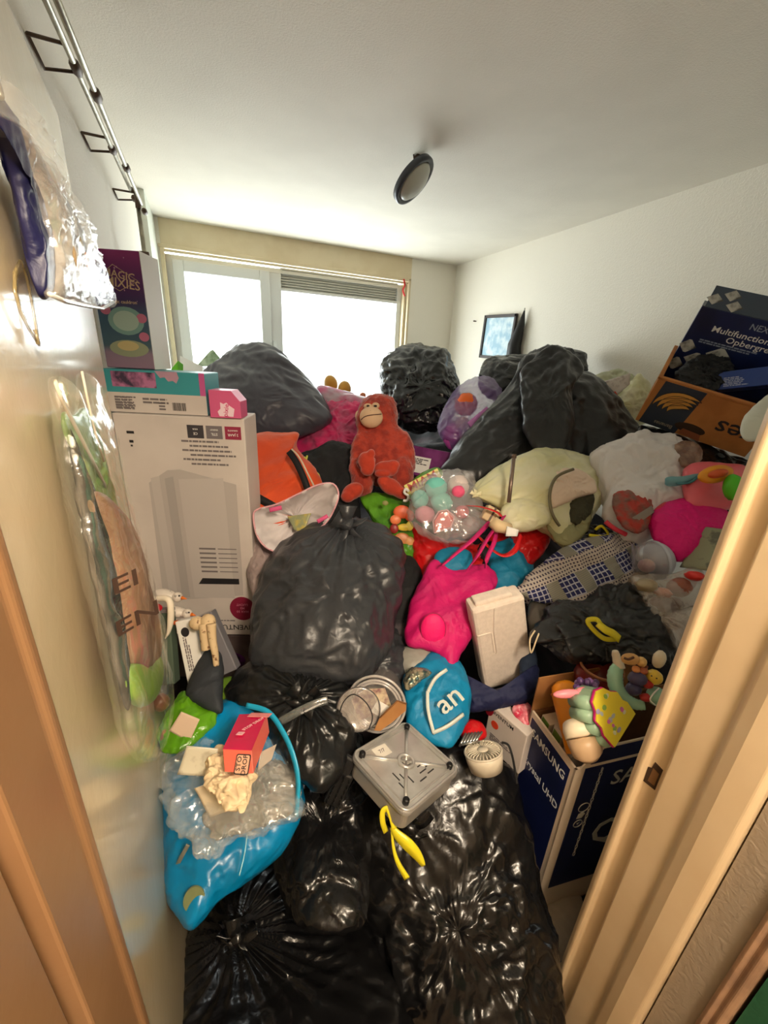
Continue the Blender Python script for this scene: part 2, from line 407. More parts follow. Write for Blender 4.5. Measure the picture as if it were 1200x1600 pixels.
mk('window_handle', join(box(I4, hx - .012, hx + .012, WY - .045, WY - .005, hz - .03, hz + .03), box(I4, hx - .008, hx + .008, WY - .06, WY - .045, hz - .09, hz + .015)), upvc, win, smooth=False, bevel=.004)
st('windowsill', box(I4, LX, xr, BY - .1, BY + .16, .84, .88), upvc)
# front wall with the doorway
LZ = 2.06
st('wall_front', join(box(I4, LX - .1, -.19, .15, .31, 0, CZ), box(I4, .765, RX + .1, .17, .31, 0, CZ), box(I4, -.19, .765, .17, .31, LZ + .03, CZ)), wallpaint)
def post(name, prof, z0, z1, m):
    return st(name, prism(I4, prof, z0, z1), m, bevel=.0025)
post('trim_6', [(.80, .335), (.728, .335), (.722, .325), (.722, .318), (.735, .315), (.735, .285), (.722, .281), (.722, .228), (.713, .22), (.707, .20), (.709, .165), (.716, .158), (.80, .155)][::-1], 0, LZ + .05, creamwood)
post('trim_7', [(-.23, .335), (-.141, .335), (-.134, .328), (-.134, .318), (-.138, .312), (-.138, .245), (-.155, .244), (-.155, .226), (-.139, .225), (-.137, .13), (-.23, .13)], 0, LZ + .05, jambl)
st('trim_8', box(I4, -.14, .73, .16, .335, LZ, LZ + .05), creamwood, bevel=.003)
dk = mat('dark_hole', (60, 40, 24), .8); chip = mat('chipped_paint', (120, 84, 48), .8)
sp = PX(1020, 1211, .7345)
M = frame(sp, Vector((0, -1, 0)), Vector((0, 0, 1)), Vector((-1, 0, 0)))
tr = bpy.data.objects['trim_6']
mk('latch_recess', prism(M, [(-.011, -.03), (.012, -.026), (.012, .028), (-.004, .03), (-.006, .012), (-.012, .008)], -.001, .0006), dk, tr, smooth=False)
mk('latch_plate', prism(M, [(-.004, -.02), (.009, -.018), (.009, .014), (-.003, .016)], .0004, .0012), chip, tr, smooth=False)
for (px, py, s, h) in ((991, 1222, .004, .012), (978, 1262, .006, .014), (1036, 1232, .002, .01), (958, 1408, .002, .006), (1110, 1325, .0015, .003)):
    xx = .7345 if px < 1040 else .7215
    Mh = frame(PX(px, py, xx), Vector((0, -1, 0)), Vector((0, 0, 1)), Vector((-1, 0, 0)))
    mk('paint_chip', prism(Mh, [(-s, -h), (s, -h * .6), (s * .6, h), (-s * .4, h * .8)], -.001, .0006), chip, tr, smooth=False)
# hallway, behind and beside the photographer
st('wall_hallway', join(box(I4, -1.3, -.23, .15, .25, 0, CZ), box(I4, -1.3, -1.2, -1.7, .2, 0, CZ), box(I4, -1.3, 2.7, -1.8, -1.7, 0, CZ), box(I4, 2.6, 2.7, -1.7, .2, 0, CZ)), greyhall)
st('wall_hallway_side', box(I4, .728, .80, .085, .155, 0, CZ), greyhall)
post('trim_9', [(.80, .10), (.722, .10), (.716, .094), (.722, .088), (.716, .08), (.720, .072), (.80, .066)][::-1], 0, CZ, mat('pinkish_trim', (176, 140, 110), .5, c2=(150, 118, 94), ns=20))
st('wall_hallway_green', box(I4, .73, .80, -.4, .066, 0, CZ), mat('green_paint', (34, 92, 62), .7, bump=.4, bs=60))
# the open door, lying back against the left wall
hA, hB = Vector((-.150, .362, 0)), Vector((-.207, 1.130, 0))
DM = frame(hA, hB - hA, Vector((0, 0, 1))); DL = (hB - hA).length        # x along the leaf, y up, z = towards the wall or room
sgn = 1 if DM.to_3x3() @ Vector((0, 0, 1)) @ Vector((1, 0, 0)) > 0 else -1 if False else (1 if (DM.to_3x3() @ Vector((0, 0, 1))).x > 0 else -1)
door = bpy.data.objects.new('door_1', None); COL.objects.link(door); door.matrix_world = DM; MW['door_1'] = DM.copy(); door['kind'] = 'structure'
mk('door_leaf', box(DM, 0, DL, .01, 2.045, *sorted((0, -sgn * .04))), doorpaint, door, smooth=False, bevel=.002)
st('trim_10', join(*[box(I4, -.165, -.15, .335, .36, z, z + .09) for z in (.25, 1.0, 1.8)]), mat('hinge', (150, 140, 120), .4, metal=.6))
def OD(u, v, off=0): return DM @ Vector((u, v, sgn * off))

# ------------------------------------------------------------------ pipework by the ceiling
steel = mat('galvanised_steel', (176, 170, 150), .32, metal=.85, c2=(150, 145, 128), ns=30)
brn = mat('bronze_clamp', (92, 74, 60), .5, metal=.3)
px_ = LX + .075
pp = thing('conduit_pipe', 'pair of thin steel pipes running along the left wall below the ceiling', 'pipe', Vector((px_, 2.0, 2.5)))
a0, a1 = PX(66, -30, px_ + .015), PX(209, 290, px_ + .015)
b0, b1 = PX(84, -30, px_ + .05), PX(213, 283, px_ + .05)
# two parallel pipes; keep them level
za, zb = (a1.z + a0.z) / 2, (b1.z + b0.z) / 2
pa = lambda y: Vector((px_, y, za)); pb = lambda y: Vector((px_ + .035, y, zb + .01))
yend = a1.y
mk('pipe', tube([pa(.35), pa(yend)], .0075), steel, pp); mk('pipe', tube([pb(.35), pb(yend)], .0075), steel, pp)
def yof(px, py): return PX(px, py, px_).y
for (qx, qy) in ((108, 40), (168, 180), (203, 258)):
    y = yof(qx, qy)
    for f_ in (pa, pb):
        mk('coupling', tube([f_(y - .03), f_(y - .012), f_(y + .012), f_(y + .03)], [.0078, .0125, .0125, .0078]), brn, pp)
    mk('wall_bracket', join(tube([Vector((LX + .005, y - .09, za + .0)), Vector((LX + .005, y + .02, za - .01)), pa(y + .02)], .004, 6), tube([Vector((LX + .005, y - .09, za)), pa(y - .09)], .004, 6)), brn, pp)
vb = thing('conduit_pipe', 'steel pipe dropping down the far left corner beside the window', 'pipe', Vector((px_ + .015, yend + .02, 1.2)))
xv = px_ + .02
mk('pipe', tube([Vector((xv, yend + .02, za - .02)), Vector((xv, yend + .02, .9))], .0095), steel, vb)
mk('elbow', tube(smoothline([pa(yend), Vector((xv, yend + .015, za - .005)), Vector((xv, yend + .02, za - .06))], 5), .012), brn, vb)
zc = PY(222, 400, yend + .02).z
mk('pipe_clip', join(box(UF((xv, yend + .02, zc)), -.02, .02, -.016, .016, -.018, .018), box(UF((xv, yend + .02, zc)), -.075, 0, -.01, .01, -.006, .006)), brn, vb, smooth=False, bevel=.003)

# ------------------------------------------------------------------ ceiling lamp hanging askew
cl = thing('ceiling_lamp', 'round ceiling lamp with dark rim hanging askew from its fixing', 'lamp', P(655, 243, 2.06))
def OF(px, py, D, maj, ratio, side):     # disc frame: long axis and facing side as seen in the photo
    v = ray(px, py).normalized(); a = CR * maj[0] - CU * maj[1]; a = (a - v * a.dot(v)).normalized()
    b = v.cross(a); s = CR * side[0] - CU * side[1]; b = b if b.dot(s) > 0 else -b
    n = -v * ratio + b * math.sqrt(1 - ratio * ratio); return frame(P(px, py, D), a, n.cross(a), n)
LM = OF(647, 283, 2.0, (60, -75), .42, (1, 1)) @ Matrix.Scale(.80, 4)
rm = mat('lamp_rim', (62, 66, 74), .35); gl = mat('frosted_glass', (196, 198, 186), .3)
mk('rim', lathe(LM, [(.118, .004), (.124, .012), (.142, .012), (.148, .0), (.146, -.022), (.10, -.03), (0, -.03)], 48), rm, cl)
mk('lamp_shade', lathe(LM, [(.118, .003), (.112, .016), (.09, .032), (.06, .042), (.03, .047), (.0, .048)], 48), gl, cl)
cp = PZ(652, 243, CZ)
mk('fixing', join(tube([cp, cp + Vector((.012, -.005, -.03)), LM @ Vector((.05, .05, -.03))], [.02, .014, .01]), tube([cp + Vector((-.02, 0, 0)), cp + Vector((-.012, 0, -.03)), LM @ Vector((0, .06, -.03))], .004)), brn, cl)
# red ribbon on the window frame
rb = PY(631, 436, BY - .02)
mk('ribbon', ribbon(smoothline([rb, rb + Vector((.012, -.004, -.05)), rb + Vector((-.004, -.004, -.1)), rb + Vector((.02, -.004, -.15))], 5), .016, .002, (0, -1, 0), twist=.8), flat((215, 40, 48)), label='red ribbon tied to the right side of the window frame', cat='ribbon')
# things on the right wall
def onR(px, py): return PX(px, py, RX)
fo = onR(780, 527)
FM = frame(onR(780, 527) + Vector((-.012, 0, 0)), Vector((0, -1, 0)), Vector((0, 0, 1)), Vector((-1, 0, 0))) @ Matrix.Rotation(math.radians(-2), 4, 'Z')
yy0, yy1 = onR(757, 527).y, onR(806, 527).y; zz0, zz1 = onR(780, 562).z, onR(782, 493).z
fw, fh = abs(yy0 - yy1) / 2, (zz1 - zz0) / 2
pf = thing('picture_frame', 'small dark-framed pale blue print hanging on the right wall', 'picture', FM)
mk('frame', join(box(FM, -fw, -fw + .025, -fh, fh, 0, .022), box(FM, fw - .025, fw, -fh, fh, 0, .022), box(FM, -fw, fw, fh - .025, fh, 0, .022), box(FM, -fw, fw, -fh, -fh + .025, 0, .022)), flat((58, 48, 44)), pf, smooth=False, bevel=.003)
mk('print', box(FM, -fw + .02, fw - .02, -fh + .02, fh - .02, .001, .008), mat('pale_print', (160, 196, 216), .6, c2=(214, 230, 236), ns=14), pf, smooth=False)
uA, uB = onR(824, 486), onR(812, 556)
ug = thing('folded_umbrella', 'closed black umbrella hanging beside the small framed print', 'umbrella', below(uB, uB.z))
um = mat('black_nylon', (28, 27, 28), .5, bump=.4, bs=20)
mk('canopy', tube([uA + Vector((-.03, 0, 0)), uA.lerp(uB, .3) + Vector((-.04, 0, 0)), uA.lerp(uB, .75) + Vector((-.05, .03, 0)), uB + Vector((-.05, .02, 0)), uB + Vector((-.05, .02, -.15))], [.006, .03, .055, .06, .03], 12), um, ug)
mk('tip', tube([uA + Vector((-.03, 0, .02)), uA + Vector((-.03, 0, -.02))], .004), steel, ug)
nl = onR(744, 502)
mk('nail', tube([nl, nl + Vector((-.03, 0, 0))], [.005, .007]), brn, label='small nail in the right wall left of the framed print', cat='nail')

# ================================================================== materials of the pile
blk = mat('black_bin_film', (19, 19, 20), .25, bump=.4, bs=38, spec=.6, ridge=.3, rs=3.2)
blk2 = mat('charcoal_bin_film', (40, 41, 42), .32, bump=.4, bs=32, spec=.5, ridge=.4, rs=3.5)
gry = mat('grey_bin_film', (74, 74, 84), .38, bump=.3, bs=26, spec=.5, ridge=.45, rs=4)
card = mat('brown_card', (166, 118, 68), .8, c2=(150, 102, 56), ns=12, bump=.15, bs=80)
cardd = mat('dark_brown_card', (126, 84, 48), .85, c2=(110, 74, 42), ns=8)
white = flat((232, 230, 224)); offw = mat('white_card', (214, 204, 196), .6, c2=(206, 196, 188), ns=5)
ink = flat((40, 38, 40)); inkg = flat((120, 112, 112)); yellow = mat('yellow_film', (222, 208, 40), .35, bump=.3, bs=40)
clear = film('clear_film', (232, 234, 232), .26); clear2 = film('cloudy_film', (222, 222, 216), .5, .22)
pinkm = flat((236, 60, 130)); magenta = mat('magenta_cloth', (222, 18, 116), .6, bump=.5, bs=50)
G1 = 'full black bin bags in the heap'

# the mound that carries it all: worn clothes, far too many and too buried to count
def heap():
    ys = np.array([.36, .62, .87, 1.09, 1.29, 1.63, 2.1, 2.9, 3.6, 4.14]); zs = np.array([.02, .04, .10, .22, .40, .58, .78, .98, 1.05, 1.1])
    nx, ny = 90, 120; V = []
    for j in range(ny + 1):
        for i in range(nx + 1):
            y = .36 + (4.14 - .36) * j / ny; x = -.285 + (2.48 + .285) * i / nx
            V.append((x, y, 0))
    V = np.array(V); z = np.interp(V[:, 1], ys, zs)
    xl_ = np.clip((.28 - V[:, 0]) / .12, 0, 1) * np.clip((1.85 - V[:, 1]) / .15, 0, 1); z = z * (1 - xl_ * .75)
    xr_ = np.clip((V[:, 0] - .62) / .1, 0, 1) * np.clip((.95 - V[:, 1]) / .15, 0, 1); z = z * (1 - xr_)
    z += .07 * vn(V * 3.1, 3) + .035 * crease(V, 7, 9); V[:, 2] = np.clip(z, .012, None)
    Fc = [(j * (nx + 1) + i, j * (nx + 1) + i + 1, (j + 1) * (nx + 1) + i + 1, (j + 1) * (nx + 1) + i) for j in range(ny) for i in range(nx)]
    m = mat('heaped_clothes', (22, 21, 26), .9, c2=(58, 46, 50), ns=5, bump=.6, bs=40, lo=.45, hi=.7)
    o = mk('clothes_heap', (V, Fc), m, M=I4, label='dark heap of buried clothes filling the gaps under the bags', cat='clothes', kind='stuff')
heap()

def bag(label, outline, D, t, m=None, knot=None, kr=.03, kd=None, grp=None, name='bin_bag', cat='bin bag', **k):
    m = m or blk; k.setdefault('amp', .03); k.setdefault('scale', 5.5)
    c = resample(outline, 40).mean(0)
    r = thing(name, label, cat, P(c[0], resample(outline, 40)[:, 1].max(), D), grp)
    if knot: k.setdefault('pleat', .007)
    big = len(outline) > 0 and np.ptp(np.array(outline)[:, 0]) > 110
    k.setdefault('N', 200 if big else 120); k.setdefault('K', 44 if big else 24)
    b = blob('bag_body', m, outline, D, t, parent=r, knot=knot, **k)
    if knot: mk('knot', knotgeo(knot[0], knot[1], kd or D - t * .9, kr, k.get('seed', 1)), m, r)
    return r
# ---- back row against the window
bag('large grey bin bag slumped at the left in front of the window', [(305, 610), (335, 572), (383, 541), (432, 548), (470, 588), (500, 622), (514, 655), (480, 676), (430, 684), (385, 686), (335, 680), (300, 650)], 2.4, .28, gry, seed=2, stretch=(.6, 0, -.6), amp=.035, scale=3.8)
bag('glossy black bin bag standing before the right-hand window pane', [(597, 580), (612, 553), (650, 540), (692, 549), (708, 574), (715, 612), (702, 652), (680, 674), (640, 670), (612, 642), (600, 615)], 2.85, .24, blk, seed=5, amp=.04, scale=5)
bag('black bin bag lying behind the big one, under the framed print', [(754, 585), (768, 562), (800, 558), (830, 556), (870, 549), (905, 553), (914, 582), (890, 620), (800, 630), (760, 612)], 2.75, .2, blk, seed=7, amp=.045, scale=5)
wbag = bag('widest black bin bag spread over the right of the heap', [(697, 750), (712, 706), (752, 662), (798, 612), (815, 575), (835, 556), (862, 545), (880, 572), (915, 588), (952, 622), (982, 662), (1002, 682), (975, 708), (900, 722), (830, 715), (772, 732), (740, 758)], 2.15, .2, blk2, seed=9, amp=.045, scale=4.4, box_=3.5, stretch=(.1, .2, 1), sharp=.8)
blob('bag_neck', blk2, [(812, 590), (833, 562), (862, 545), (884, 552), (908, 580), (890, 612), (894, 660), (880, 700), (850, 705), (826, 680), (818, 636)], 1.95, .07, parent=wbag, seed=201, amp=.03, scale=6, stretch=(.1, 0, 1))
thing_b = thing('cotton_bag', 'black drawstring garment bag tucked behind the orange bag', 'bag', P(520, 800, 2.05))
bl_cloth = mat('black_cloth', (24, 24, 26), .8, bump=.4, bs=60)
blob('bag_body', bl_cloth, [(466, 722), (490, 704), (520, 692), (548, 698), (560, 730), (560, 800), (560, 870), (500, 850), (470, 790)], 2.0, .13, parent=thing_b, seed=12, amp=.02, scale=8)
mk('drawstring', join(tube(pline([(480, 712, 1.86), (478, 730, 1.84), (490, 748, 1.83), (496, 765, 1.83)], 1.8), .004), tube(pline([(476, 714, 1.87), (484, 732, 1.85), (498, 742, 1.84), (500, 762, 1.84)], 1.8), .004)), flat((206, 214, 90)), thing_b, label='yellow-green drawstring')
# green and white cartons left of the grey bag
def carton(name, label, cat, M, W, H, Dp, m, top=None, bevel=.003, grp=None):
    r = thing(name, label, cat, M, grp)
    mk('carton_body', box(M, 0, W, 0, H, -Dp, 0), m, r, M=M, smooth=False, bevel=bevel)
    return r
g0 = P(268, 582, 2.0)
mk('green_carton', prism(CF(272, 578, 2.0), [(-.025, -.03), (.02, -.03), (.02, .045), (-.01, .01)], -.05, 0), flat((120, 220, 50)), label='bright green carton corner beside the window frame', cat='carton', smooth=False)
wc = thing('white_carton', 'white folded carton flap behind the grey bag', 'carton', CF(300, 575, 2.7))
mk('flap', prism(CF(300, 570, 2.7), [(-.09, -.42), (.08, -.42), (.07, -.01), (-.08, .06)], -.1, 0), white, wc, smooth=False)
mk('flap', prism(CF(328, 560, 2.72), [(-.09, -.05), (.06, -.05), (.07, .0), (.02, .06), (0, .05)], -.01, 0), mat('green_print', (200, 220, 190), .6, c2=(120, 150, 110), ns=14), wc, smooth=False)
# clear bag with a plush toy's yellow feet
cb = thing('clear_bag', 'clear plastic bag with yellow plush feet sticking out against the window', 'bag', P(520, 640, 2.95))
blob('bag_body', film('smoky_film', (150, 146, 130), .6, .2), [(477, 605), (490, 584), (520, 580), (548, 596), (565, 622), (572, 642), (540, 660), (490, 650)], 2.95, .14, parent=cb, seed=3, amp=.02, scale=9)
for x, y, r_ in ((517, 600, 12), (538, 609, -8)):
    mk('plush_foot', ball(CF(x, y, 2.76, r_), .045, .06, .05, 16), mat('yellow_plush', (214, 160, 60), .9, sheen=.5, bump=.5, bs=90), cb, label='yellow plush foot')
# pink sheer bag and pale one on top
bag('sheer hot pink bag of soft things between grey bag and orange ape', [(455, 700), (462, 670), (488, 640), (505, 622), (560, 628), (592, 640), (590, 700), (560, 715), (520, 722), (470, 725)], 2.45, .2, mat('pink_net', (212, 40, 104), .5, c2=(180, 72, 110), ns=14, bump=.6, bs=50), seed=14, name='sheer_bag', cat='bag', amp=.03, scale=8, sharp=.8)
bag('white and pink plastic bag laid over the sheer pink bag', [(493, 618), (500, 604), (520, 606), (560, 618), (602, 634), (600, 655), (560, 652), (520, 640), (500, 640)], 2.5, .1, thinbag('white_pink_film', (226, 214, 222), c2=(240, 90, 150)), seed=15, name='plastic_bag', cat='plastic bag', amp=.015, scale=9)
mk('plush_toy', join(ball(CF(567, 618, 2.7), .022, .022, .022, 12), ball(CF(578, 624, 2.7), .03, .03, .02, 12)), flat((206, 130, 90)), label='tiny brown soft toy peeping over the ledge left of the ape head', cat='soft toy')
# purple net bag of toys
pn = thing('net_bag', 'translucent purple net bag of toys beside the window-side black bag', 'bag', P(735, 700, 2.45))
blob('bag_body', film('purple_net', (112, 70, 150), .62, .35), [(686, 672), (700, 628), (725, 600), (752, 590), (776, 600), (783, 628), (772, 660), (748, 694), (712, 702)], 2.4, .17, parent=pn, seed=18, amp=.02, scale=9)
mk('toy_ball', ball(CF(728, 632, 2.33), .066, .066, .066, 20), flat((240, 110, 40)), label='orange ball inside the purple net bag', cat='ball')
mk('toy_figure', ball(CF(706, 682, 2.3), .05, .07, .05, 16, .15, 3), flat((190, 80, 160)), label='pink toy at the bottom of the purple net bag', cat='toy')
pl_ = CF(752, 655, 2.2, 40)
mk('toy_packet', box(pl_, -.07, .07, -.035, .035, -.02, 0), flat((186, 120, 186)), label='mauve packet pressed against the purple net bag', cat='packet', smooth=False, bevel=.006)
mk('toy_ball', ball(CF(722, 662, 2.33), .045, .04, .04, 16), flat((214, 190, 180)), label='pale ball inside the purple net bag', cat='ball')
# pale bags by the right wall
cream = thinbag('cream_film', (244, 240, 208), .25, c2=(230, 228, 176)); whitef = thinbag('white_film', (250, 245, 243), .25)
bag('cream plastic bag against the right wall behind the banana carton', [(958, 640), (985, 600), (1000, 588), (1015, 612), (1012, 650), (990, 668), (965, 668)], 2.3, .13, cream, seed=21, name='plastic_bag', cat='plastic bag', scale=8)
bag('pale green plastic bag low beside the right wall, a paper sheet in front', [(925, 600), (935, 586), (962, 581), (990, 590), (990, 625), (960, 650), (935, 640)], 2.42, .10, thinbag('pale_green_film', (206, 208, 176), .35), seed=22, name='plastic_bag', cat='plastic bag', scale=8)
ps = thing('paper_sheet', 'white printed paper sheet with red corner standing by the right wall', 'paper', P(965, 625, 2.25))
mk('sheet', sheet(P(930, 600, 2.3), P(985, 583, 2.2), P(984, 600, 2.2), P(952, 628, 2.25), amp=.006), mat('printed_sheet', (214, 206, 196), .6, c2=(150, 136, 124), ns=40, lo=.5, hi=.8), ps, solid=.002)
mk('corner', prism(CF(956, 619, 2.2, 35), [(-.03, -.012), (.03, -.012), (.03, .012), (-.03, .012)], -.002, .001), flat((220, 60, 30)), ps, smooth=False, label='red corner')

# ------------------------------------------------------------------ the orange ape
fur = mat('rust_fur', (186, 66, 46), .95, c2=(150, 48, 36), ns=22, bump=1.0, bs=95, sheen=.4)
fur2 = mat('orange_plush', (196, 62, 34), .9, c2=(176, 54, 32), ns=18, bump=.6, bs=120, sheen=.4)
tan = mat('tan_plush', (222, 186, 150), .9, bump=.3, bs=120)
ape = thing('soft_toy_ape', 'rust-red plush ape with tan muzzle sitting on the green toy bag', 'soft toy', P(590, 780, 1.95))
DA = 1.98
def E_(x, y, rx, ry, rz=None, dz=0, roll=0, n=22):
    s = DA / F; return ball(CF(x, y, DA - dz, roll), rx * s, ry * s, (rz or min(rx, ry)) * s, n)
body = [E_(598, 712, 41, 50, 30), E_(597, 690, 38, 34, 26), E_(590, 650, 32, 35, 30), E_(594, 634, 26, 18, 24), E_(562, 705, 14, 34, 14, .05, -8), E_(558, 735, 12, 20, 12, .08, 10), E_(572, 722, 14, 14, 12, .13),
        E_(566, 752, 18, 26, 20, .07), E_(632, 712, 17, 40, 18, .02, 6), E_(628, 742, 18, 30, 20, .06), E_(565, 658, 9, 22, 14, .03)]
b_ = mk('body', join(*body), fur, ape, M=CF(590, 700, DA))
rmod = b_.modifiers.new('fuse', 'REMESH'); rmod.mode = 'VOXEL'; rmod.voxel_size = .0075; rmod.use_smooth_shade = True
sm = b_.modifiers.new('soft', 'SMOOTH'); sm.iterations = 6
tx = bpy.data.textures.new('furtex', 'CLOUDS'); tx.noise_scale = .018
dp = b_.modifiers.new('tufts', 'DISPLACE'); dp.texture = tx; dp.strength = .012; dp.mid_level = .5
def fused(name, geo, m, par, M, vox=.005, **k):
    o = mk(name, geo, m, par, M=M, **k); r = o.modifiers.new('fuse', 'REMESH'); r.mode = 'VOXEL'; r.voxel_size = vox; r.use_smooth_shade = True
    s = o.modifiers.new('soft', 'SMOOTH'); s.iterations = 4; return o
fused('hand', join(E_(571, 720, 11, 13, 9, .19), E_(580, 709, 6, 7, 6, .2), E_(574, 734, 10, 9, 8, .19), E_(581, 725, 5, 11, 6, .2)), fur2, ape, CF(572, 722, DA))
fused('hand', join(E_(603, 733, 18, 12, 9, .17), E_(614, 727, 10, 8, 8, .17), E_(598, 740, 12, 6, 7, .19)), fur2, ape, CF(603, 733, DA))
fused('foot', join(E_(551, 768, 17, 12, 10, .15, 30), E_(543, 776, 10, 9, 9, .16)), fur2, ape, CF(549, 770, DA))
fused('foot', join(E_(610, 760, 18, 12, 10, .17, -28), E_(626, 770, 14, 9, 9, .17, -20), E_(600, 752, 10, 9, 8, .18)), fur2, ape, CF(612, 762, DA))
mk('muzzle', E_(580, 652, 17.5, 16, 12, .095), tan, ape)
mk('eye_patch', E_(575, 635, 6.5, 4.5, 4, .088), tan, ape); mk('eye_patch', E_(587, 634, 6, 5, 4, .088), tan, ape)
for x in (575, 586.5): mk('eye', E_(x, 634.5, 3, 2, 2, .096), flat((30, 20, 16), .15), ape)
mk('ear', E_(614, 642, 4.5, 8, 4, .03), tan, ape); mk('ear', E_(559, 650, 4, 8, 4, .03), tan, ape)
mk('mouth', tube(pline([(564, 656, DA - .118), (570, 651, DA - .13), (580, 648.5, DA - .134), (590, 647.5, DA - .13), (596, 647, DA - .118)], 1), .002), flat((80, 40, 30)), ape)
mk('nostril', E_(579, 642, 1.5, .8, 1, .125), flat((60, 30, 24)), ape)

# purple carton behind the ape with a white barcode label
pf_a, pf_b, pf_c = P(628, 690, 2.16), P(714, 706, 2.10), P(628, 738, 2.16)
PM, PW, PH = boxframe(pf_a, pf_b, pf_c)
PM = PM @ Matrix.Rotation(math.radians(-14), 4, 'X')
pb_ = carton('purple_carton', 'purple toy carton with a white barcode label behind the orange ape', 'carton', PM, PW, PH, .26, mat('purple_print', (98, 22, 88), .35, c2=(122, 44, 112), ns=12))
mk('top_print', box(PM, 0, PW, PH, PH + .001, -.26, 0), mat('lilac_print', (150, 120, 150), .25, c2=(120, 40, 100), ns=16), pb_, smooth=False)
def barcode(M, x, y, w_, h, par, m=None, n=14, seed=1):
    rnd = random.Random(seed); g = []; cx = x
    while cx < x + w_:
        b = w_ / n * rnd.uniform(.25, .6); g.append(box(M, cx, cx + b, y, y + h, 0, .0012)); cx += w_ / n
    return mk('barcode', join(*g), m or ink, par, M=M, smooth=False)
def textlines(M, x, y, w_, h, n, par, m=None, seed=0, fill=.55, name='small_print', right=False):
    rnd = random.Random(seed); g = []
    for i in range(n):
        yy = y + h * (i + .2) / n; cx = x; end = x + w_ * rnd.uniform(.6, 1)
        while cx < end:
            l = h / n * rnd.uniform(.8, 3); g.append(box(M, cx, min(cx + l, end), yy, yy + h / n * fill, 0, .001)); cx += l + h / n * .35
    return mk(name, join(*g), m or inkg, par, M=M, smooth=False)
mk('label', box(PM, .03, .17, .015, .105, 0, .001), white, pb_, smooth=False, label='white barcode label')
ML = PM @ Matrix.Translation((0, 0, .001)); textlines(ML, .04, .06, .12, .035, 4, pb_, ink); barcode(ML, .045, .022, .05, .028, pb_)

# ------------------------------------------------------------------ boxes at the left wall
a = P(174, 645, 1.345); zt_ = a.z; b = PZ(381, 652, zt_ - .0); b = a + (b - a)
b = P(381, 652, 1.37); b.z = a.z
c = below(a, PX(222, 1022, a.x).z if False else a.z - .88)
HM, HW, HH = boxframe(a, b, c)
hb = carton('heater_carton', 'tall white heater carton standing upside down at the left wall', 'carton', HM, HW, HH, .16, offw, bevel=.004)
def on(M, z=.0): return M @ Matrix.Translation((0, 0, z))
hm = on(HM)
gp1, gp2, gp3 = flat((186, 178, 172)), flat((172, 165, 160)), flat((196, 188, 182))
# printed picture of the white unit
mk('printed_picture', prism(hm, [(HW * .17, HH * .19), (HW * .20, HH * .73), (HW * .36, HH * .785), (HW * .46, HH * .79), (HW * .90, HH * .735), (HW * .89, HH * .215), (HW * .4, HH * .19)], 0, .0008), gp1, hb, smooth=False)
for x0, x1, m_ in ((.22, .29, gp3), (.33, .40, gp2), (.44, .8, gp3)):
    mk('printed_stripe', prism(hm, [(HW * (x0 + .01), HH * .2), (HW * x0, HH * .75), (HW * x1, HH * .76), (HW * (x1 + .01), HH * .2)], .0008, .0012), m_, hb, smooth=False)
mk('printed_grille', prism(hm, [(HW * .50, HH * .27), (HW * .54, HH * .30), (HW * .86, HH * .30), (HW * .86, HH * .272)], .001, .0016), ink, hb, smooth=False)
mk('printed_table', join(*[box(hm, HW * .54, HW * .68, HH * (.33 + .022 * i), HH * (.338 + .022 * i), .001, .0016) for i in range(6)], *[box(hm, HW * .7, HW * .86, HH * (.332 + .022 * i), HH * (.336 + .022 * i), .001, .0016) for i in range(6)]), inkg, hb, smooth=False)
for i, (x0, cc, s1, s2) in enumerate(((.555, (62, 58, 62), 'CE', 'KEUR'), (.70, (120, 112, 114), 'STIL', 'ENERGY'), (.845, (150, 46, 72), '2 JAAR', 'GARANTIE'))):
    mk('printed_badge', box(hm, HW * x0, HW * (x0 + .125), HH * .918, HH * .968, 0, .001), flat(cc), hb, smooth=False)
    lettering(s1, hm @ Matrix.Translation((HW * (x0 + .062), HH * .936, .001)) @ Matrix.Rotation(math.pi, 4, 'Z'), .012, white, hb)
    lettering(s2, hm @ Matrix.Translation((HW * (x0 + .062), HH * .953, .001)) @ Matrix.Rotation(math.pi, 4, 'Z'), .007, white, hb)
for i in range(6): textlines(hm, HW * (.5 if i % 2 else .56), HH * (.81 + .018 * i), HW * .42, .008, 1, hb, inkg, seed=i + 3, fill=.8)
for q_ in ((.09, .145, .925, .935), (.1, .13, .89, .9), (.105, .12, .875, .882)): mk('printed_icon', box(hm, HW * q_[0], HW * q_[1], HH * q_[2], HH * q_[3], 0, .001), ink, hb, smooth=False)
mk('printed_seal', prism(hm, oval(HW * .87, HH * .145, HW * .115, HH * .062, 32), 0, .001), flat((136, 30, 58)), hb, smooth=False)
for i, s in enumerate(('MAX 50', 'M3', 'LUCHT')): lettering(s, hm @ Matrix.Translation((HW * .87, HH * (.13 + .018 * i), .001)) @ Matrix.Rotation(math.pi, 4, 'Z'), .014, flat((210, 130, 150)), hb)
lettering('INVENTUM', hm @ Matrix.Translation((HW * .80, HH * .045, .001)) @ Matrix.Rotation(math.pi, 4, 'Z'), .033, ink, hb)
textlines(hm, HW * .55, HH * .075, HW * .4, .008, 1, hb, inkg, seed=31)
# carton underneath
M2 = HM @ Matrix.Translation((0.05, -.22, -.0))
lb = carton('grey_carton', 'grey and purple carton carrying the white heater carton', 'carton', M2, HW - .05, .215, .16, mat('grey_print', (104, 88, 84), .6, c2=(80, 66, 66), ns=7))
mk('printed_picture', prism(on(M2), oval(.22, .09, .10, .05, 20), 0, .001), mat('purple_flowers', (110, 40, 120), .5, c2=(36, 20, 36), ns=28), lb, smooth=False)
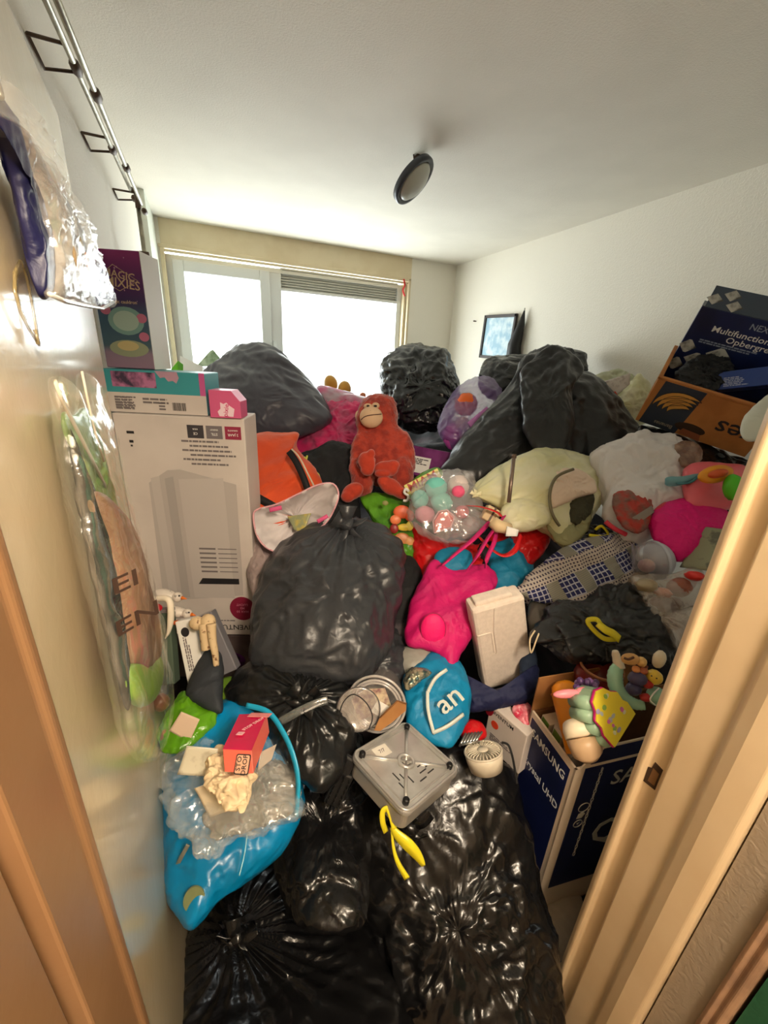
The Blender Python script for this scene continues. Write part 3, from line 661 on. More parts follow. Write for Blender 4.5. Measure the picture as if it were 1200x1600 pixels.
# teal carton on top, tall purple carton on that
M3 = HM @ Matrix.Translation((-.022, HH + .002, -.02))
TW = HW * .76
tb = carton('teal_carton', 'flat teal and white toy carton lying on the white heater carton', 'carton', M3, TW, .136, .14, mat('teal_print', (64, 156, 164), .4))
textlines(on(M3), .03, .008, .07, .045, 5, tb, seed=5)
mk('white_band', box(on(M3), 0.0, TW, 0, .064, 0, .0008), offw, tb, smooth=False)
t3 = on(M3, .0008)
textlines(t3, .03, .012, .07, .042, 5, tb, seed=5); textlines(t3, .12, .03, .09, .022, 2, tb, seed=6); barcode(t3, .215, .012, .045, .026, tb); textlines(t3, .17, .01, .03, .03, 3, tb, seed=8)
mk('clear_window', box(on(M3), .03, .17, .082, .13, 0, .001), mat('window_print', (70, 56, 78), .15, c2=(190, 120, 160), ns=26), tb, smooth=False)
mk('pink_edge', box(on(M3), TW - .018, TW, .064, .136, 0, .0012), flat((200, 90, 150)), tb, smooth=False)
mk('printed_splash', prism(on(M3), [(.17, .136), (.185, .115), (.2, .118), (.21, .105), (.225, .108), (.235, .1), (.245, .118), (.24, .136)], 0, .001), flat((190, 150, 170)), tb, smooth=False)
M4 = M3 @ Matrix.Translation((-.006, .138, -.05)) @ Matrix.Rotation(math.radians(0), 4, 'Y')
TW4, TH4 = .155, .345
ta = carton('tall_purple_carton', 'tall purple to teal toy carton with star print on top of the stack', 'carton', M4, TW4, TH4, .12, mat('purple_teal_fade', (112, 34, 104), .3))
def fade(m, stops, axis=1, h=1.0):
    nt = m.node_tree; n = nt.nodes; tc = n.new('ShaderNodeTexCoord'); sx = n.new('ShaderNodeSeparateXYZ'); mr = n.new('ShaderNodeMapRange'); r = n.new('ShaderNodeValToRGB')
    mr.inputs['From Max'].default_value = h; nt.links.new(tc.outputs['Object'], sx.inputs[0]); nt.links.new(sx.outputs[axis], mr.inputs['Value']); nt.links.new(mr.outputs[0], r.inputs[0])
    e = r.color_ramp.elements; e[0].position = stops[0][0]; e[0].color = (*lin(stops[0][1]), 1); e[1].position = stops[-1][0]; e[1].color = (*lin(stops[-1][1]), 1)
    for p_, c_ in stops[1:-1]: x = e.new(p_); x.color = (*lin(c_), 1)
    nt.links.new(r.outputs[0], n['Principled BSDF'].inputs['Base Color'])
fade(MATS['purple_teal_fade'], [(0, (150, 120, 140)), (.14, (140, 120, 140)), (.2, (70, 96, 110)), (.45, (64, 92, 118)), (.6, (66, 48, 98)), (.8, (96, 40, 104)), (1, (140, 40, 110))], h=TH4)
t4 = on(M4)
mk('white_side', box(M4, TW4, TW4 + .001, 0, TH4, -.12, 0), white, ta, smooth=False)
gold = flat((206, 178, 150))
lettering('MAGIC', t4 @ Matrix.Translation((.085, TH4 * .80, .0005)) @ Matrix.Rotation(-.15, 4, 'Z'), .03, gold, ta)
lettering('MIXIES', t4 @ Matrix.Translation((.092, TH4 * .73, .0005)) @ Matrix.Rotation(-.12, 4, 'Z'), .036, gold, ta)
mk('logo_outline', tube([t4 @ Vector(p) for p in ((.02, TH4 * .77, .001), (.07, TH4 * .88, .001), (.14, TH4 * .76, .001), (.08, TH4 * .67, .001))], .001, 6, True), gold, ta)
mk('printed_ring', join(*[prism(t4, oval(x, y, rx, ry, 20), .0002 * i, .0008 + .0002 * i) for i, (x, y, rx, ry) in enumerate([(.085, .145, .056, .042)])]), flat((122, 160, 156)), ta, smooth=False)
mk('printed_ring', prism(t4, oval(.085, .145, .04, .03, 20), .001, .0014), flat((166, 190, 180)), ta, smooth=False)
mk('printed_bowl', prism(t4, oval(.082, .062, .062, .026, 20), .0002, .0009), flat((150, 158, 130)), ta, smooth=False)
mk('printed_bowl', prism(t4, oval(.08, .07, .034, .015, 20), .001, .0014), flat((196, 180, 130)), ta, smooth=False)
for x_, y_ in ((.026, .175), (.135, .1), (.135, .155)): mk('printed_dot', prism(t4, oval(x_, y_, .016, .014, 16), .0002, .0012), flat((190, 110, 140)), ta, smooth=False)
rnd = random.Random(3); st_ = []
for i in range(16):
    x, y, s = rnd.uniform(.01, .145), rnd.uniform(.19, .335), rnd.uniform(.0012, .004)
    st_.append(prism(t4, [(x + (s if k % 2 == 0 else s * .3) * math.cos(k * math.pi / 4), y + (s if k % 2 == 0 else s * .3) * math.sin(k * math.pi / 4)) for k in range(8)], .0, .001))
for s_ in st_: mk('printed_star', s_, flat((220, 170, 210)), ta, smooth=False)
lettering('magic cauldron', t4 @ Matrix.Translation((.085, TH4 * .58, .0005)), .014, gold, ta)
# small pink carton
M5 = HM @ Matrix.Translation((HW * .755, HH + .002, .012))
pk = thing('pink_carton', 'small pink carton with clipped corner beside the teal carton', 'carton', M5)
mk('carton_body', prism(M5, [(0, 0), (.1, 0), (.1, .055), (.072, .088), (0, .088)], -.08, 0), mat('pink_print', (216, 96, 140), .4), pk, smooth=False, bevel=.001)
mk('printed_splash', prism(on(M5), [(.03, .005), (.075, .005), (.08, .03), (.065, .04), (.055, .05), (.045, .045), (.035, .05), (.035, .03), (.025, .02)], 0, .001), flat((244, 214, 224)), pk, smooth=False)
lettering('pixie', on(M5, .0012) @ Matrix.Translation((.053, .025, 0)) @ Matrix.Rotation(1.4, 4, 'Z'), .022, flat((210, 70, 120)), pk)

# ================================================================== middle of the heap
# orange backpack
ob = thing('orange_backpack', 'orange fabric backpack with black straps right of the white heater carton', 'backpack', P(440, 800, 1.8))
orng = mat('orange_cloth', (226, 84, 32), .75, c2=(208, 72, 26), ns=6, bump=.4, bs=70, sheen=.2)
blob('bag_body', orng, [(372, 692), (400, 684), (440, 680), (466, 678), (464, 700), (486, 735), (500, 768), (480, 800), (420, 840), (372, 830)], 1.85, .17, parent=ob, seed=31, amp=.03, scale=4.5, N=140, K=30, sharp=.8, stretch=(.7, 0, .4))
blks = mat('black_webbing', (20, 20, 22), .7, bump=.3, bs=120)
mk('strap', ribbon(pline([(380, 764, 1.66), (400, 776, 1.645), (425, 790, 1.64), (445, 802, 1.65)], 1), .032, .006), blks, ob)
mk('pocket_edge', ribbon(pline([(452, 706, 1.70), (463, 722, 1.675), (475, 748, 1.665), (483, 772, 1.67)], 1), .026, .012), blks, ob)
mk('zip', ribbon(pline([(456, 702, 1.69), (468, 715, 1.665), (482, 742, 1.66), (494, 766, 1.67)], 1), .006, .006), flat((206, 196, 170)), ob)
mk('lower_flap', *[blobgeo([(375, 800), (395, 790), (430, 795), (470, 790), (490, 800), (470, 830), (380, 850)], 1.75, .1, seed=4, amp=.015)[:2]], flat((120, 26, 24)), ob, label='dark red lower flap')
# open white bag with pink rim
whitep = thinbag('white_pink_bag', (250, 243, 243), .25, c2=(244, 236, 234)); pinkf = flat((226, 90, 140)); pinkl = flat((226, 168, 176), .5)
ow = thing('plastic_bag', 'white plastic bag with pink rim lying wide open beside the orange backpack', 'plastic bag', P(430, 930, 1.55))
rimpx = [(396, 806), (402, 796), (432, 788), (466, 772), (496, 758), (520, 756), (529, 772), (522, 796), (508, 818), (482, 838), (452, 858), (428, 861), (410, 850), (400, 832)]
ro = resample(rimpx, 72); rc = ro.mean(0)
rings = []
for k, (s, d) in enumerate([(1.0, 1.50), (.97, 1.505), (.86, 1.54), (.72, 1.58), (.55, 1.61), (.35, 1.63), (.12, 1.64)]):
    pts = rc + (ro - rc) * s; rings.append([P(x, y, d + (.012 * math.sin(i * .9 + k) + .008 * math.sin(i * 2.3 + 2 * k)) * (k > 0)) for i, (x, y) in enumerate(pts)])
V = [p for r_ in rings for p in r_]; n_ = 72
Fc = [(i * n_ + k, i * n_ + (k + 1) % n_, (i + 1) * n_ + (k + 1) % n_, (i + 1) * n_ + k) for i in range(6) for k in range(n_)] + [tuple(6 * n_ + k for k in range(n_))]
mk('inner_film', (V, Fc), whitep, ow, solid=.002)
mk('rim', tube(rings[0], .0035, 6, True), pinkl, ow, label='pink rim')
mk('rim_patch', ribbon(pline([(421, 797), (440, 793)], 1.495), .016, .003), pinkf, ow); mk('rim_patch', ribbon(pline([(496, 815), (512, 806)], 1.495), .014, .003), pinkf, ow)
blob('bag_body', mat('grey_white_film', (176, 158, 154), .45, c2=(150, 134, 134), ns=9, bump=.5, bs=35), [(392, 822), (410, 852), (430, 864), (460, 860), (470, 880), (430, 920), (412, 946), (396, 930), (388, 880)], 1.6, .08, parent=ow, seed=8, amp=.015, scale=9)
mk('packet', sheet(P(449, 807, 1.585), P(486, 802, 1.57), P(474, 832, 1.56), P(460, 828, 1.575), amp=.004), mat('green_yellow_print', (150, 156, 120), .4, c2=(206, 186, 90), ns=30), solid=.004, label='small green and yellow packet inside the open white bag', cat='packet')
# green toy bag with fruit pictures
gt = thing('toy_pack', 'bright green toy pack printed with fruit under the ape feet', 'toy pack', P(610, 950, 1.75))
grn = mat('green_print', (104, 168, 40), .35, c2=(74, 134, 30), ns=9, bump=.5, bs=35)
grf = mat('green_foil', (96, 160, 38), .32, c2=(66, 124, 30), ns=9, bump=.5, bs=35)
blob('pack_body', grf, [(563, 778), (585, 770), (615, 776), (640, 786), (656, 800), (662, 850), (660, 900), (652, 935), (625, 945), (612, 900), (600, 850), (580, 810)], 1.8, .07, parent=gt, seed=41, amp=.015, scale=9)
for i, (x, y, rx, ry, c) in enumerate([(628, 800, 14, 11, (232, 104, 60)), (618, 812, 9, 8, (236, 130, 80)), (640, 806, 8, 9, (226, 90, 50)), (632, 824, 12, 6, (236, 206, 70)), (640, 822, 6, 8, (240, 224, 100)), (628, 842, 13, 10, (206, 130, 80)), (616, 826, 7, 8, (150, 40, 40)), (640, 846, 8, 8, (222, 160, 100)), (602, 786, 5, 4, (150, 150, 90)), (640, 868, 10, 4, (206, 210, 190))]):
    mk('printed_fruit', ball(CF(x, y, 1.735 - i * .0006), rx * 1.73 / F, ry * 1.73 / F, .006, 14), flat(c, .4), gt)
mi = thing('toy_pack', 'green and red toy pack with banner letters right of the ape', 'toy pack', P(665, 770, 1.85))
blob('pack_body', grf, [(634, 778), (642, 755), (660, 740), (680, 730), (690, 738), (686, 752), (668, 762), (650, 778)], 1.86, .05, parent=mi, seed=44, amp=.01)
mb = CF(660, 752, 1.79, 28)
mk('banner', prism(mb, [(-.09, -.025), (.085, -.022), (.085, .02), (-.08, .022)], -.01, 0), flat((214, 200, 80), .4), mi, smooth=False)
lettering('MIAM', mb, .052, flat((176, 48, 30)), mi, sx=1.1)
mk('swirl', tube(pline([(639, 768), (634, 764), (632, 770), (638, 775), (636, 782), (630, 782)], 1.76), .006), white, mi)
# clear wrapped toys
ct = thing('toy_packets', 'clear bag of turquoise and pink wrapped toys spilling over the red bag', 'toy packet', P(700, 840, 1.7))
blob('wrap', film('toy_wrap', (220, 214, 214), .28, .12), [(642, 775), (652, 757), (680, 742), (715, 736), (738, 748), (744, 775), (756, 800), (752, 828), (720, 845), (680, 842), (650, 825), (640, 800)], 1.68, .1, parent=ct, seed=47, amp=.02, scale=9)
aq = mat('aqua', (120, 204, 190), .45, bump=.4, bs=30)
for x, y, rx, ry, d, c in ((681, 762, 17, 16, 1.66, None), (690, 785, 17, 15, 1.64, None), (656, 780, 13, 14, 1.67, None), (716, 760, 16, 17, 1.67, (222, 206, 200)), (716, 768, 10, 9, 1.60, (240, 96, 136)), (664, 804, 15, 13, 1.64, (214, 130, 150)), (722, 800, 11, 10, 1.64, (222, 120, 130)), (700, 815, 20, 15, 1.66, (170, 150, 152)), (735, 820, 16, 14, 1.68, (150, 130, 130))):
    mk('wrapped_toy', ball(CF(x, y, d), rx * d / F, ry * d / F, min(rx, ry) * d / F * .8, 18, .14, 3, int(x)), aq if c is None else flat(c, .4), ct)
mk('heart', prism(CF(691, 814, 1.575, 20), [(-.04, -.03), (.02, -.032), (.045, .0), (.03, .03), (.0, .035), (-.03, .01)], 0, .006), flat((206, 60, 56), .3), ct, smooth=False, bevel=.002)
mk('heart_rim', tube([CF(691, 814, 1.572, 20) @ Vector(p) for p in ((-.044, -.033, 0), (.022, -.036, 0), (.05, .0, 0), (.032, .034, 0), (.0, .039, 0), (-.034, .012, 0))], .003, 6, True), pinkl, ct)
# red bags
redb = mat('red_film', (204, 18, 22), .35, bump=.5, bs=30)
bag('red plastic bag hanging open under the clear wrapped toys', [(646, 822), (662, 826), (690, 842), (725, 848), (760, 838), (790, 818), (795, 850), (780, 900), (740, 930), (700, 960), (668, 930), (654, 900)], 1.72, .08, redb, seed=51, name='plastic_bag', cat='plastic bag', amp=.022, scale=7)
bag('red plastic bag corner beneath the pale yellow bag', [(800, 828), (830, 822), (852, 830), (856, 845), (838, 872), (826, 886), (812, 870)], 1.68, .06, redb, seed=52, name='plastic_bag', cat='plastic bag', amp=.02)
mk('strap', ribbon(pline([(728, 790, 1.57), (752, 792, 1.55), (776, 800, 1.54), (790, 812, 1.54), (812, 824, 1.56)], 1), .016, .002, Vector((.2, .3, 1)), twist=1), redb, label='red bag strap crossing in front of the pale yellow bag', cat='strap')
mk('strap', ribbon(pline([(748, 838, 1.5), (768, 858, 1.47), (788, 868, 1.46), (806, 858, 1.47), (815, 836, 1.5)], 1), .02, .002, Vector((.2, .3, 1)), twist=1), redb, label='red bag handle looped below the cream wooden roll', cat='strap')
# pale yellow translucent bags
yl = thinbag('pale_yellow_film', (252, 248, 212), .25, c2=(242, 238, 186))
yb = bag('pale yellow bag bulging over the middle right of the heap', [(740, 772), (752, 752), (780, 732), (812, 716), (852, 703), (885, 704), (915, 716), (936, 734), (944, 762), (930, 792), (912, 822), (890, 850), (872, 846), (850, 826), (815, 812), (775, 792)], 1.76, .17, yl, seed=55, name='plastic_bag', cat='plastic bag', amp=.026, scale=7, stretch=(.6, 0, .5), pleat=.006, knot=(742, 772), kr=.012, npl=22)
mk('inner_cloth', *[blobgeo([(862, 755), (872, 738), (900, 734), (922, 748), (930, 768), (905, 775), (880, 786), (862, 792)], 1.62, .05, seed=56, amp=.012, scale=12)[:2]], mat('pinkish_cloth', (236, 212, 190), .8, bump=.4, bs=60), yb, label='pale pink cloth inside')
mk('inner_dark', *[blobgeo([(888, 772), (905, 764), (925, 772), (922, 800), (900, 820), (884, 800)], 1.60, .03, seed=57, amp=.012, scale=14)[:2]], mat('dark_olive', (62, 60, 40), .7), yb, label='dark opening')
mk('lower_film', *[blobgeo([(856, 790), (880, 800), (905, 818), (925, 790), (920, 820), (895, 850), (872, 846), (856, 822)], 1.58, .03, seed=58, amp=.012, scale=12)[:2]], mat('olive_film', (150, 148, 104), .4, bump=.5, bs=30), yb)
mk('rim', tube(pline([(896, 733, 1.57), (870, 745, 1.56), (859, 770, 1.55), (862, 800, 1.54), (874, 822, 1.54)], 1), .006), mat('olive_rim', (120, 112, 84), .5), yb)
bag('small round pale yellow tied bag in front of the larger one', [(786, 796), (800, 782), (825, 778), (848, 786), (860, 804), (852, 820), (825, 829), (800, 828), (788, 814)], 1.58, .07, yl, seed=59, name='plastic_bag', cat='plastic bag', amp=.012, scale=9)
st2 = thing('metal_rod', 'thin grey metal rod standing up against the pale yellow bag', 'rod', P(796, 784, 1.52))
mk('rod', tube([P(803, 713, 1.56), P(795, 785, 1.52)], .0075), mat('rod_metal', (130, 112, 98), .35, metal=.6), st2); mk('rod_cap', tube([P(803.5, 710, 1.56), P(803, 716, 1.56)], .0095), brn, st2)
wr = thing('wooden_roll', 'cream wooden roll and label on the straps of the magenta tote', 'wooden roll', P(785, 835, 1.45))
cw = mat('cream_wood', (214, 188, 146), .6)
mk('roll', tube([P(770, 815, 1.45), P(778, 822, 1.44), P(796, 826, 1.45)], [.022, .024, .02], 16), cw, wr)
mk('hole', tube([P(795, 826, 1.44), P(799, 827, 1.44)], .008, 10), ink, wr); mk('label', sheet(P(792, 822, 1.42), P(811, 828, 1.42), P(808, 838, 1.42), P(790, 838, 1.42), 4, 4, .001), white, wr, solid=.001)
wb = thing('wooden_block', 'small tan wooden block stuck between red strap and wrapped toys', 'wooden block', P(762, 815, 1.6))
mk('block', box(CF(765, 808, 1.6, 60), -.02, .04, -.03, .03, -.03, .02), cw, wb, smooth=False, bevel=.004); mk('groove', box(CF(765, 808, 1.6, 60), -.021, .041, -.004, .004, .018, .021), brn, wb, smooth=False)
# white bag with pink handles
pw = bag('white plastic bag with pink-lined mouth below the banana carton', [(928, 718), (945, 702), (975, 690), (1003, 681), (1040, 684), (1066, 700), (1078, 725), (1074, 760), (1076, 780), (1050, 788), (1032, 800), (1020, 832), (990, 848), (962, 826), (944, 805), (940, 765)], 1.7, .15, whitef, seed=61, name='plastic_bag', cat='plastic bag', amp=.036, scale=7, sharp=.7, stretch=(.3, 0, .8))
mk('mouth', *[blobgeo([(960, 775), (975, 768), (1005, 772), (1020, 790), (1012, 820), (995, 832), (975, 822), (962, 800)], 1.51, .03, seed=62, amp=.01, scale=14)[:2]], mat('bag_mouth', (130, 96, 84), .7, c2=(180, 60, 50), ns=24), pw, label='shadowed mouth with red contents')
mk('card', sheet(P(978, 815, 1.465), P(1018, 790, 1.465), P(1022, 800, 1.465), P(986, 826, 1.465), amp=.003), flat((150, 140, 130)), pw, solid=.002)
mk('handle', tube(pline([(946, 815, 1.5), (960, 826, 1.49), (978, 835, 1.49)], 1), .009), mat('coral_rim', (222, 60, 80), .4), pw)
mk('handle', tube(pline([(1018, 808, 1.53), (1030, 795, 1.51), (1040, 788, 1.53)], 1), .010), MATS['coral_rim'], pw)
sp_ = thing('toy_spoon', 'pale blue plastic spoon handle between white bag and pink toy', 'toy', P(1065, 755, 1.52))
mk('handle', ribbon(pline([(1040, 752), (1058, 752), (1078, 748), (1092, 741)], 1.53), [.02, .03, .035, .037, .037, .036, .035, .034, .033, .032, .03, .03, .028, .026, .024, .02, .014, .008, .004], .008), flat((120, 176, 186), .3), sp_)
mk('rim', ribbon(pline([(1058, 756), (1078, 754), (1092, 743)], 1.52), .006, .01), flat((80, 140, 150), .3), sp_)
pt_ = thing('toy_case', 'coral pink plastic toy case with yellow oval beside the door frame', 'toy', P(1110, 790, 1.55))
coral = mat('coral_plastic', (240, 110, 120), .3)
blob('case_body', coral, [(1066, 742), (1076, 728), (1095, 722), (1130, 724), (1165, 730), (1170, 760), (1150, 792), (1100, 796), (1072, 788)], 1.58, .1, parent=pt_, seed=63, amp=.006, scale=5)
mk('yellow_oval', ball(CF(1118, 741, 1.46, 12), .065, .032, .02, 20), flat((240, 160, 40), .3), pt_); mk('orange_centre', ball(CF(1122, 740, 1.44, 12), .035, .016, .02, 20), flat((214, 90, 40), .3), pt_)
mk('green_toy', ball(CF(1146, 762, 1.42), .03, .045, .03, 20, .1, 4), flat((90, 200, 40), .4), label='bright green toy edge at the door frame beside the pink case', cat='toy')
mb2 = bag('magenta stretched cloth ball above the clear capsule', [(1014, 818), (1022, 800), (1044, 784), (1075, 778), (1105, 780), (1130, 792), (1142, 815), (1128, 842), (1102, 862), (1066, 876), (1044, 866), (1022, 844)], 1.52, .13, mat('magenta_knit', (232, 8, 120), .6, bump=.8, bs=50, streak=(1, 4, 1)), seed=64, name='cloth_ball', cat='ball', amp=.01, scale=9)
# clear capsule
cp_ = thing('toy_capsule', 'round toy capsule, half clear and half white, right of the plaid cloth', 'toy capsule', P(1019, 904, 1.42))
CM = CF(1019, 876, 1.42, 8)
def halfball(M, r, x0, x1, n=24, m_=10):
    pr = [(math.sqrt(max(r * r - x * x, 0)), x) for x in [x0 + (x1 - x0) * i / m_ for i in range(m_ + 1)]]
    return lathe(M @ Matrix.Rotation(math.pi / 2, 4, 'Y'), pr, n)
mk('clear_half', halfball(CM, .068, -.068, .018), film('capsule_clear', (180, 176, 186), .55, .08, 0), cp_)
mk('white_half', halfball(CM, .0685, .018, .0685), flat((186, 190, 200), .3), cp_); mk('seam', halfball(CM, .071, .012, .022), flat((200, 204, 214), .3), cp_)
mk('prize', ball(CF(1010, 884, 1.42), .028, .025, .025, 12), flat((206, 150, 150)), cp_)
# plaid cloth
pm = bpy.data.materials.new('plaid_cloth'); pm.use_nodes = True
def plaid(m):
    nt = m.node_tree; n = nt.nodes; L = nt.links; b = n['Principled BSDF']; b.inputs['Roughness'].default_value = .9
    tc = n.new('ShaderNodeTexCoord'); mp = n.new('ShaderNodeMapping'); mp.inputs['Rotation'].default_value = (0, 0, math.radians(-20)); mp.inputs['Scale'].default_value = (1, 1, 0)
    L.new(tc.outputs['Object'], mp.inputs[0]); sx = n.new('ShaderNodeSeparateXYZ'); L.new(mp.outputs[0], sx.inputs[0])
    def M_(op, a, b_=None, c=None):
        q = n.new('ShaderNodeMath'); q.operation = op
        for i, v in enumerate((a, b_, c)):
            if v is None: continue
            if isinstance(v, (int, float)): q.inputs[i].default_value = v
            else: L.new(v, q.inputs[i])
        return q.outputs[0]
    def band(s, per, duty, off=0): return M_('LESS_THAN', M_('FRACT', M_('ADD', M_('DIVIDE', s, per), off)), duty)
    x, y = sx.outputs[0], sx.outputs[1]
    def mix(f, a, c):
        q = n.new('ShaderNodeMix'); q.data_type = 'RGBA'; L.new(f, q.inputs[0])
        for i, v in ((6, a), (7, c)):
            if isinstance(v, tuple): q.inputs[i].default_value = (*lin(v), 1)
            else: L.new(v, q.inputs[i])
        return q.outputs[2]
    check = M_('MULTIPLY', M_('GREATER_THAN', M_('FRACT', M_('DIVIDE', x, .017)), .22), M_('GREATER_THAN', M_('FRACT', M_('DIVIDE', y, .017)), .22))
    blue = mix(check, (186, 186, 200), (36, 40, 92))
    dots = M_('MULTIPLY', band(x, .011, .5), band(y, .011, .5)); pat = mix(dots, (196, 186, 176), (66, 56, 76))
    grey = mix(band(M_('ADD', x, y), .008, .5), (166, 160, 130), (120, 124, 130))
    z1 = mix(band(x, .115, .58), grey, blue); z2 = mix(band(y, .115, .56, .3), pat, z1)
    L.new(z2, b.inputs['Base Color'])
plaid(pm)
pl1 = thing('plaid_cloth', 'blue and grey plaid patterned cloth draped left of the clear capsule', 'cloth', P(900, 945, 1.48))
blob('cloth', pm, [(810, 922), (832, 900), (858, 878), (890, 860), (920, 846), (945, 838), (972, 838), (990, 850), (988, 880), (980, 912), (950, 936), (920, 948), (880, 942), (840, 934)], 1.48, .06, parent=pl1, seed=66, amp=.034, scale=5.5, N=180, K=40, sharp=.8, stretch=(.5, 0, .6))
blob('underlayer', pm, [(820, 932), (860, 940), (905, 952), (930, 945), (915, 965), (870, 968), (835, 955)], 1.5, .03, parent=pl1, seed=67, amp=.01, scale=9)
mk('hem', tube(pline([(988, 850, 1.46), (990, 880, 1.44), (982, 912, 1.43), (952, 936, 1.43), (920, 949, 1.43)], 1), .004), flat((150, 146, 160)), pl1)
# crumpled black bag with yellow drawstring
cb2 = bag('crumpled empty black bag with yellow tie lying on the television carton', [(846, 978), (862, 960), (880, 944), (915, 946), (945, 925), (975, 918), (1000, 922), (1012, 942), (1040, 966), (1058, 1000), (1050, 1030), (1000, 1030), (950, 1034), (900, 1028), (862, 1008), (838, 1002)], 1.3, .1, blk2, seed=71, amp=.04, scale=8, sharp=.8)
def loop(pts, D, wd, par, **k): return mk('drawstring', ribbon(pline(pts, D), wd, .003, CB + Vector((.3, 0, .2))), yellow, par, label='yellow drawstring', **k)
loop([(966, 998, 1.17), (945, 998, 1.17), (928, 985, 1.17), (918, 970, 1.17), (932, 968, 1.17), (940, 978, 1.16), (946, 986, 1.155)], 1.17, .014, cb2)
loop([(934, 974, 1.16), (946, 984, 1.15), (958, 990, 1.15), (968, 999, 1.16)], 1.17, .022, cb2)
b3 = bag('small black bag with yellow tie under the white and pale yellow bags', [(888, 850), (905, 826), (930, 822), (955, 832), (962, 848), (930, 852), (900, 862)], 1.6, .06, blk, seed=72, amp=.02)
loop([(930, 828, 1.52), (940, 822, 1.51), (950, 834, 1.52), (942, 838, 1.52), (920, 836, 1.52)], 1.5, .010, b3)
# printed card, clear bags by the door frame
mk('printed_card', sheet(P(1062, 886, 1.38), P(1100, 824, 1.42), P(1135, 828, 1.38), P(1110, 892, 1.32), amp=.002), mat('olive_card', (150, 150, 120), .6, c2=(110, 108, 90), ns=24, lo=.5), solid=.004, label='greenish illustrated card propped beside the door frame', cat='card')
cbg = thing('clear_bag', 'clear bag of brown and red sweets wrappers against the door frame', 'plastic bag', P(1050, 975, 1.3))
blob('bag_body', film('clear_brownish', (190, 176, 160), .45, .15), [(992, 904), (1020, 900), (1045, 902), (1080, 890), (1095, 900), (1095, 930), (1068, 960), (1035, 978), (1015, 958), (1002, 930)], 1.32, .08, parent=cbg, seed=73, amp=.02, scale=10)
for x, y, rx, ry, c in ((1040, 945, 24, 14, (96, 56, 44)), (1062, 918, 16, 14, (150, 84, 62)), (1036, 926, 10, 7, (226, 130, 90)), (1010, 915, 14, 10, (166, 150, 120)), (1085, 900, 10, 7, (222, 50, 40))):
    mk('wrapper', ball(CF(x, y, 1.28), rx * 1.28 / F, ry * 1.28 / F, .03, 16, .2, 4, x), flat(c, .35), cbg)
blob('clear_bag', film('clear_pale', (196, 180, 166), .5, .15), [(1036, 968), (1060, 955), (1085, 950), (1075, 990), (1058, 1015), (1045, 990)], 1.22, .05, seed=74, amp=.015, scale=12, label='small cloudy clear bag between crumpled black bag and door frame', cat='plastic bag')
blob('plush_toy', mat('beige_plush', (150, 132, 112), .9, bump=.8, bs=60), [(985, 905), (1000, 896), (1020, 905), (1010, 925), (1000, 940), (985, 930)], 1.42, .05, seed=75, amp=.01, label='beige woolly toy right of the plaid cloth', cat='soft toy')

# ------------------------------------------------------------------ banana carton at the right
A_ = P(1030, 590, 1.75); bn_ = Vector((-.80, -.46, -.36)); B_, C_ = PN(1180, 635, A_, bn_), PN(1002, 659, A_, bn_)
BM, BWd, BHt = boxframe(A_, B_, C_); BWd *= 1.25
bn = thing('banana_carton', 'open brown banana carton tilted at the right, blue boxes inside', 'carton', BM)
T_ = .005; dpt = .40
card2 = mat('kraft_card', (188, 122, 62), .75, c2=(172, 108, 52), ns=9, bump=.15, bs=70)
for nm, b4 in (('side_panel', (0, BWd, 0, BHt, -T_, 0)), ('side_panel', (0, BWd, 0, BHt + .0, -dpt, -dpt + T_)), ('side_panel', (0, T_, 0, BHt, -dpt + T_, -T_)), ('side_panel', (BWd - T_, BWd, 0, BHt, -dpt + T_, -T_)), ('bottom_panel', (T_, BWd - T_, 0, T_, -dpt + T_, -T_))):
    mk(nm, box(BM, *b4), card2, bn, M=BM, smooth=False, bevel=.0015)
mk('rim_fold', join(box(BM, -.004, BWd, BHt - .004, BHt + .006, -.016, .005), box(BM, -.004, .012, BHt - .004, BHt + .006, -dpt, .005)), card2, bn, M=BM, smooth=False, bevel=.002)
bm_ = on(BM)
mk('printed_panel', prism(bm_, [(.015, .0), (.17, .0), (.19, BHt * .98), (.03, BHt * .98)], 0, .0008), flat((40, 48, 62)), bn, smooth=False)
ban = flat((206, 148, 66)); 
def arc(cx, cy, r, a0, a1, wd, n=12): 
    return [(cx + (r + (wd * math.sin(math.pi * i / n)) / 2) * math.cos(math.radians(a0 + (a1 - a0) * i / n)), cy + (r * .7 + (wd * math.sin(math.pi * i / n)) / 2) * math.sin(math.radians(a0 + (a1 - a0) * i / n))) for i in range(n + 1)] + \
           [(cx + (r - (wd * math.sin(math.pi * i / n)) / 2) * math.cos(math.radians(a0 + (a1 - a0) * i / n)), cy + (r * .7 - (wd * math.sin(math.pi * i / n)) / 2) * math.sin(math.radians(a0 + (a1 - a0) * i / n))) for i in range(n, -1, -1)]
for i, r_ in enumerate((.05, .072, .094, .116)):
    mk('printed_banana', prism(bm_, arc(.145, BHt * .42, r_, 60 + i * 2, 190 - i * 4, .026), .0008 + i * .0002, .0012 + i * .0002), ban, bn, smooth=False)
    mk('printed_outline', tube([bm_ @ Vector((x, y, .002)) for x, y in arc(.145, BHt * .42, r_, 60 + i * 2, 190 - i * 4, .026)], .0013, 5, True), flat((50, 34, 22)), bn)
lettering('yes', bm_ @ Matrix.Translation((BWd * .80, BHt * .42, .0)) @ Matrix.Rotation(math.pi, 4, 'Z'), .10, ink, bn, sx=1.15)
lettering('Bananas', bm_ @ Matrix.Translation((.11, .022, .001)) @ Matrix.Rotation(math.pi, 4, 'Z'), .024, flat((150, 140, 120)), bn)
mk('handle_hole', prism(bm_, oval(BWd * .47, BHt * .2, .06, .022, 20), .0, .0014), dk, bn, smooth=False)
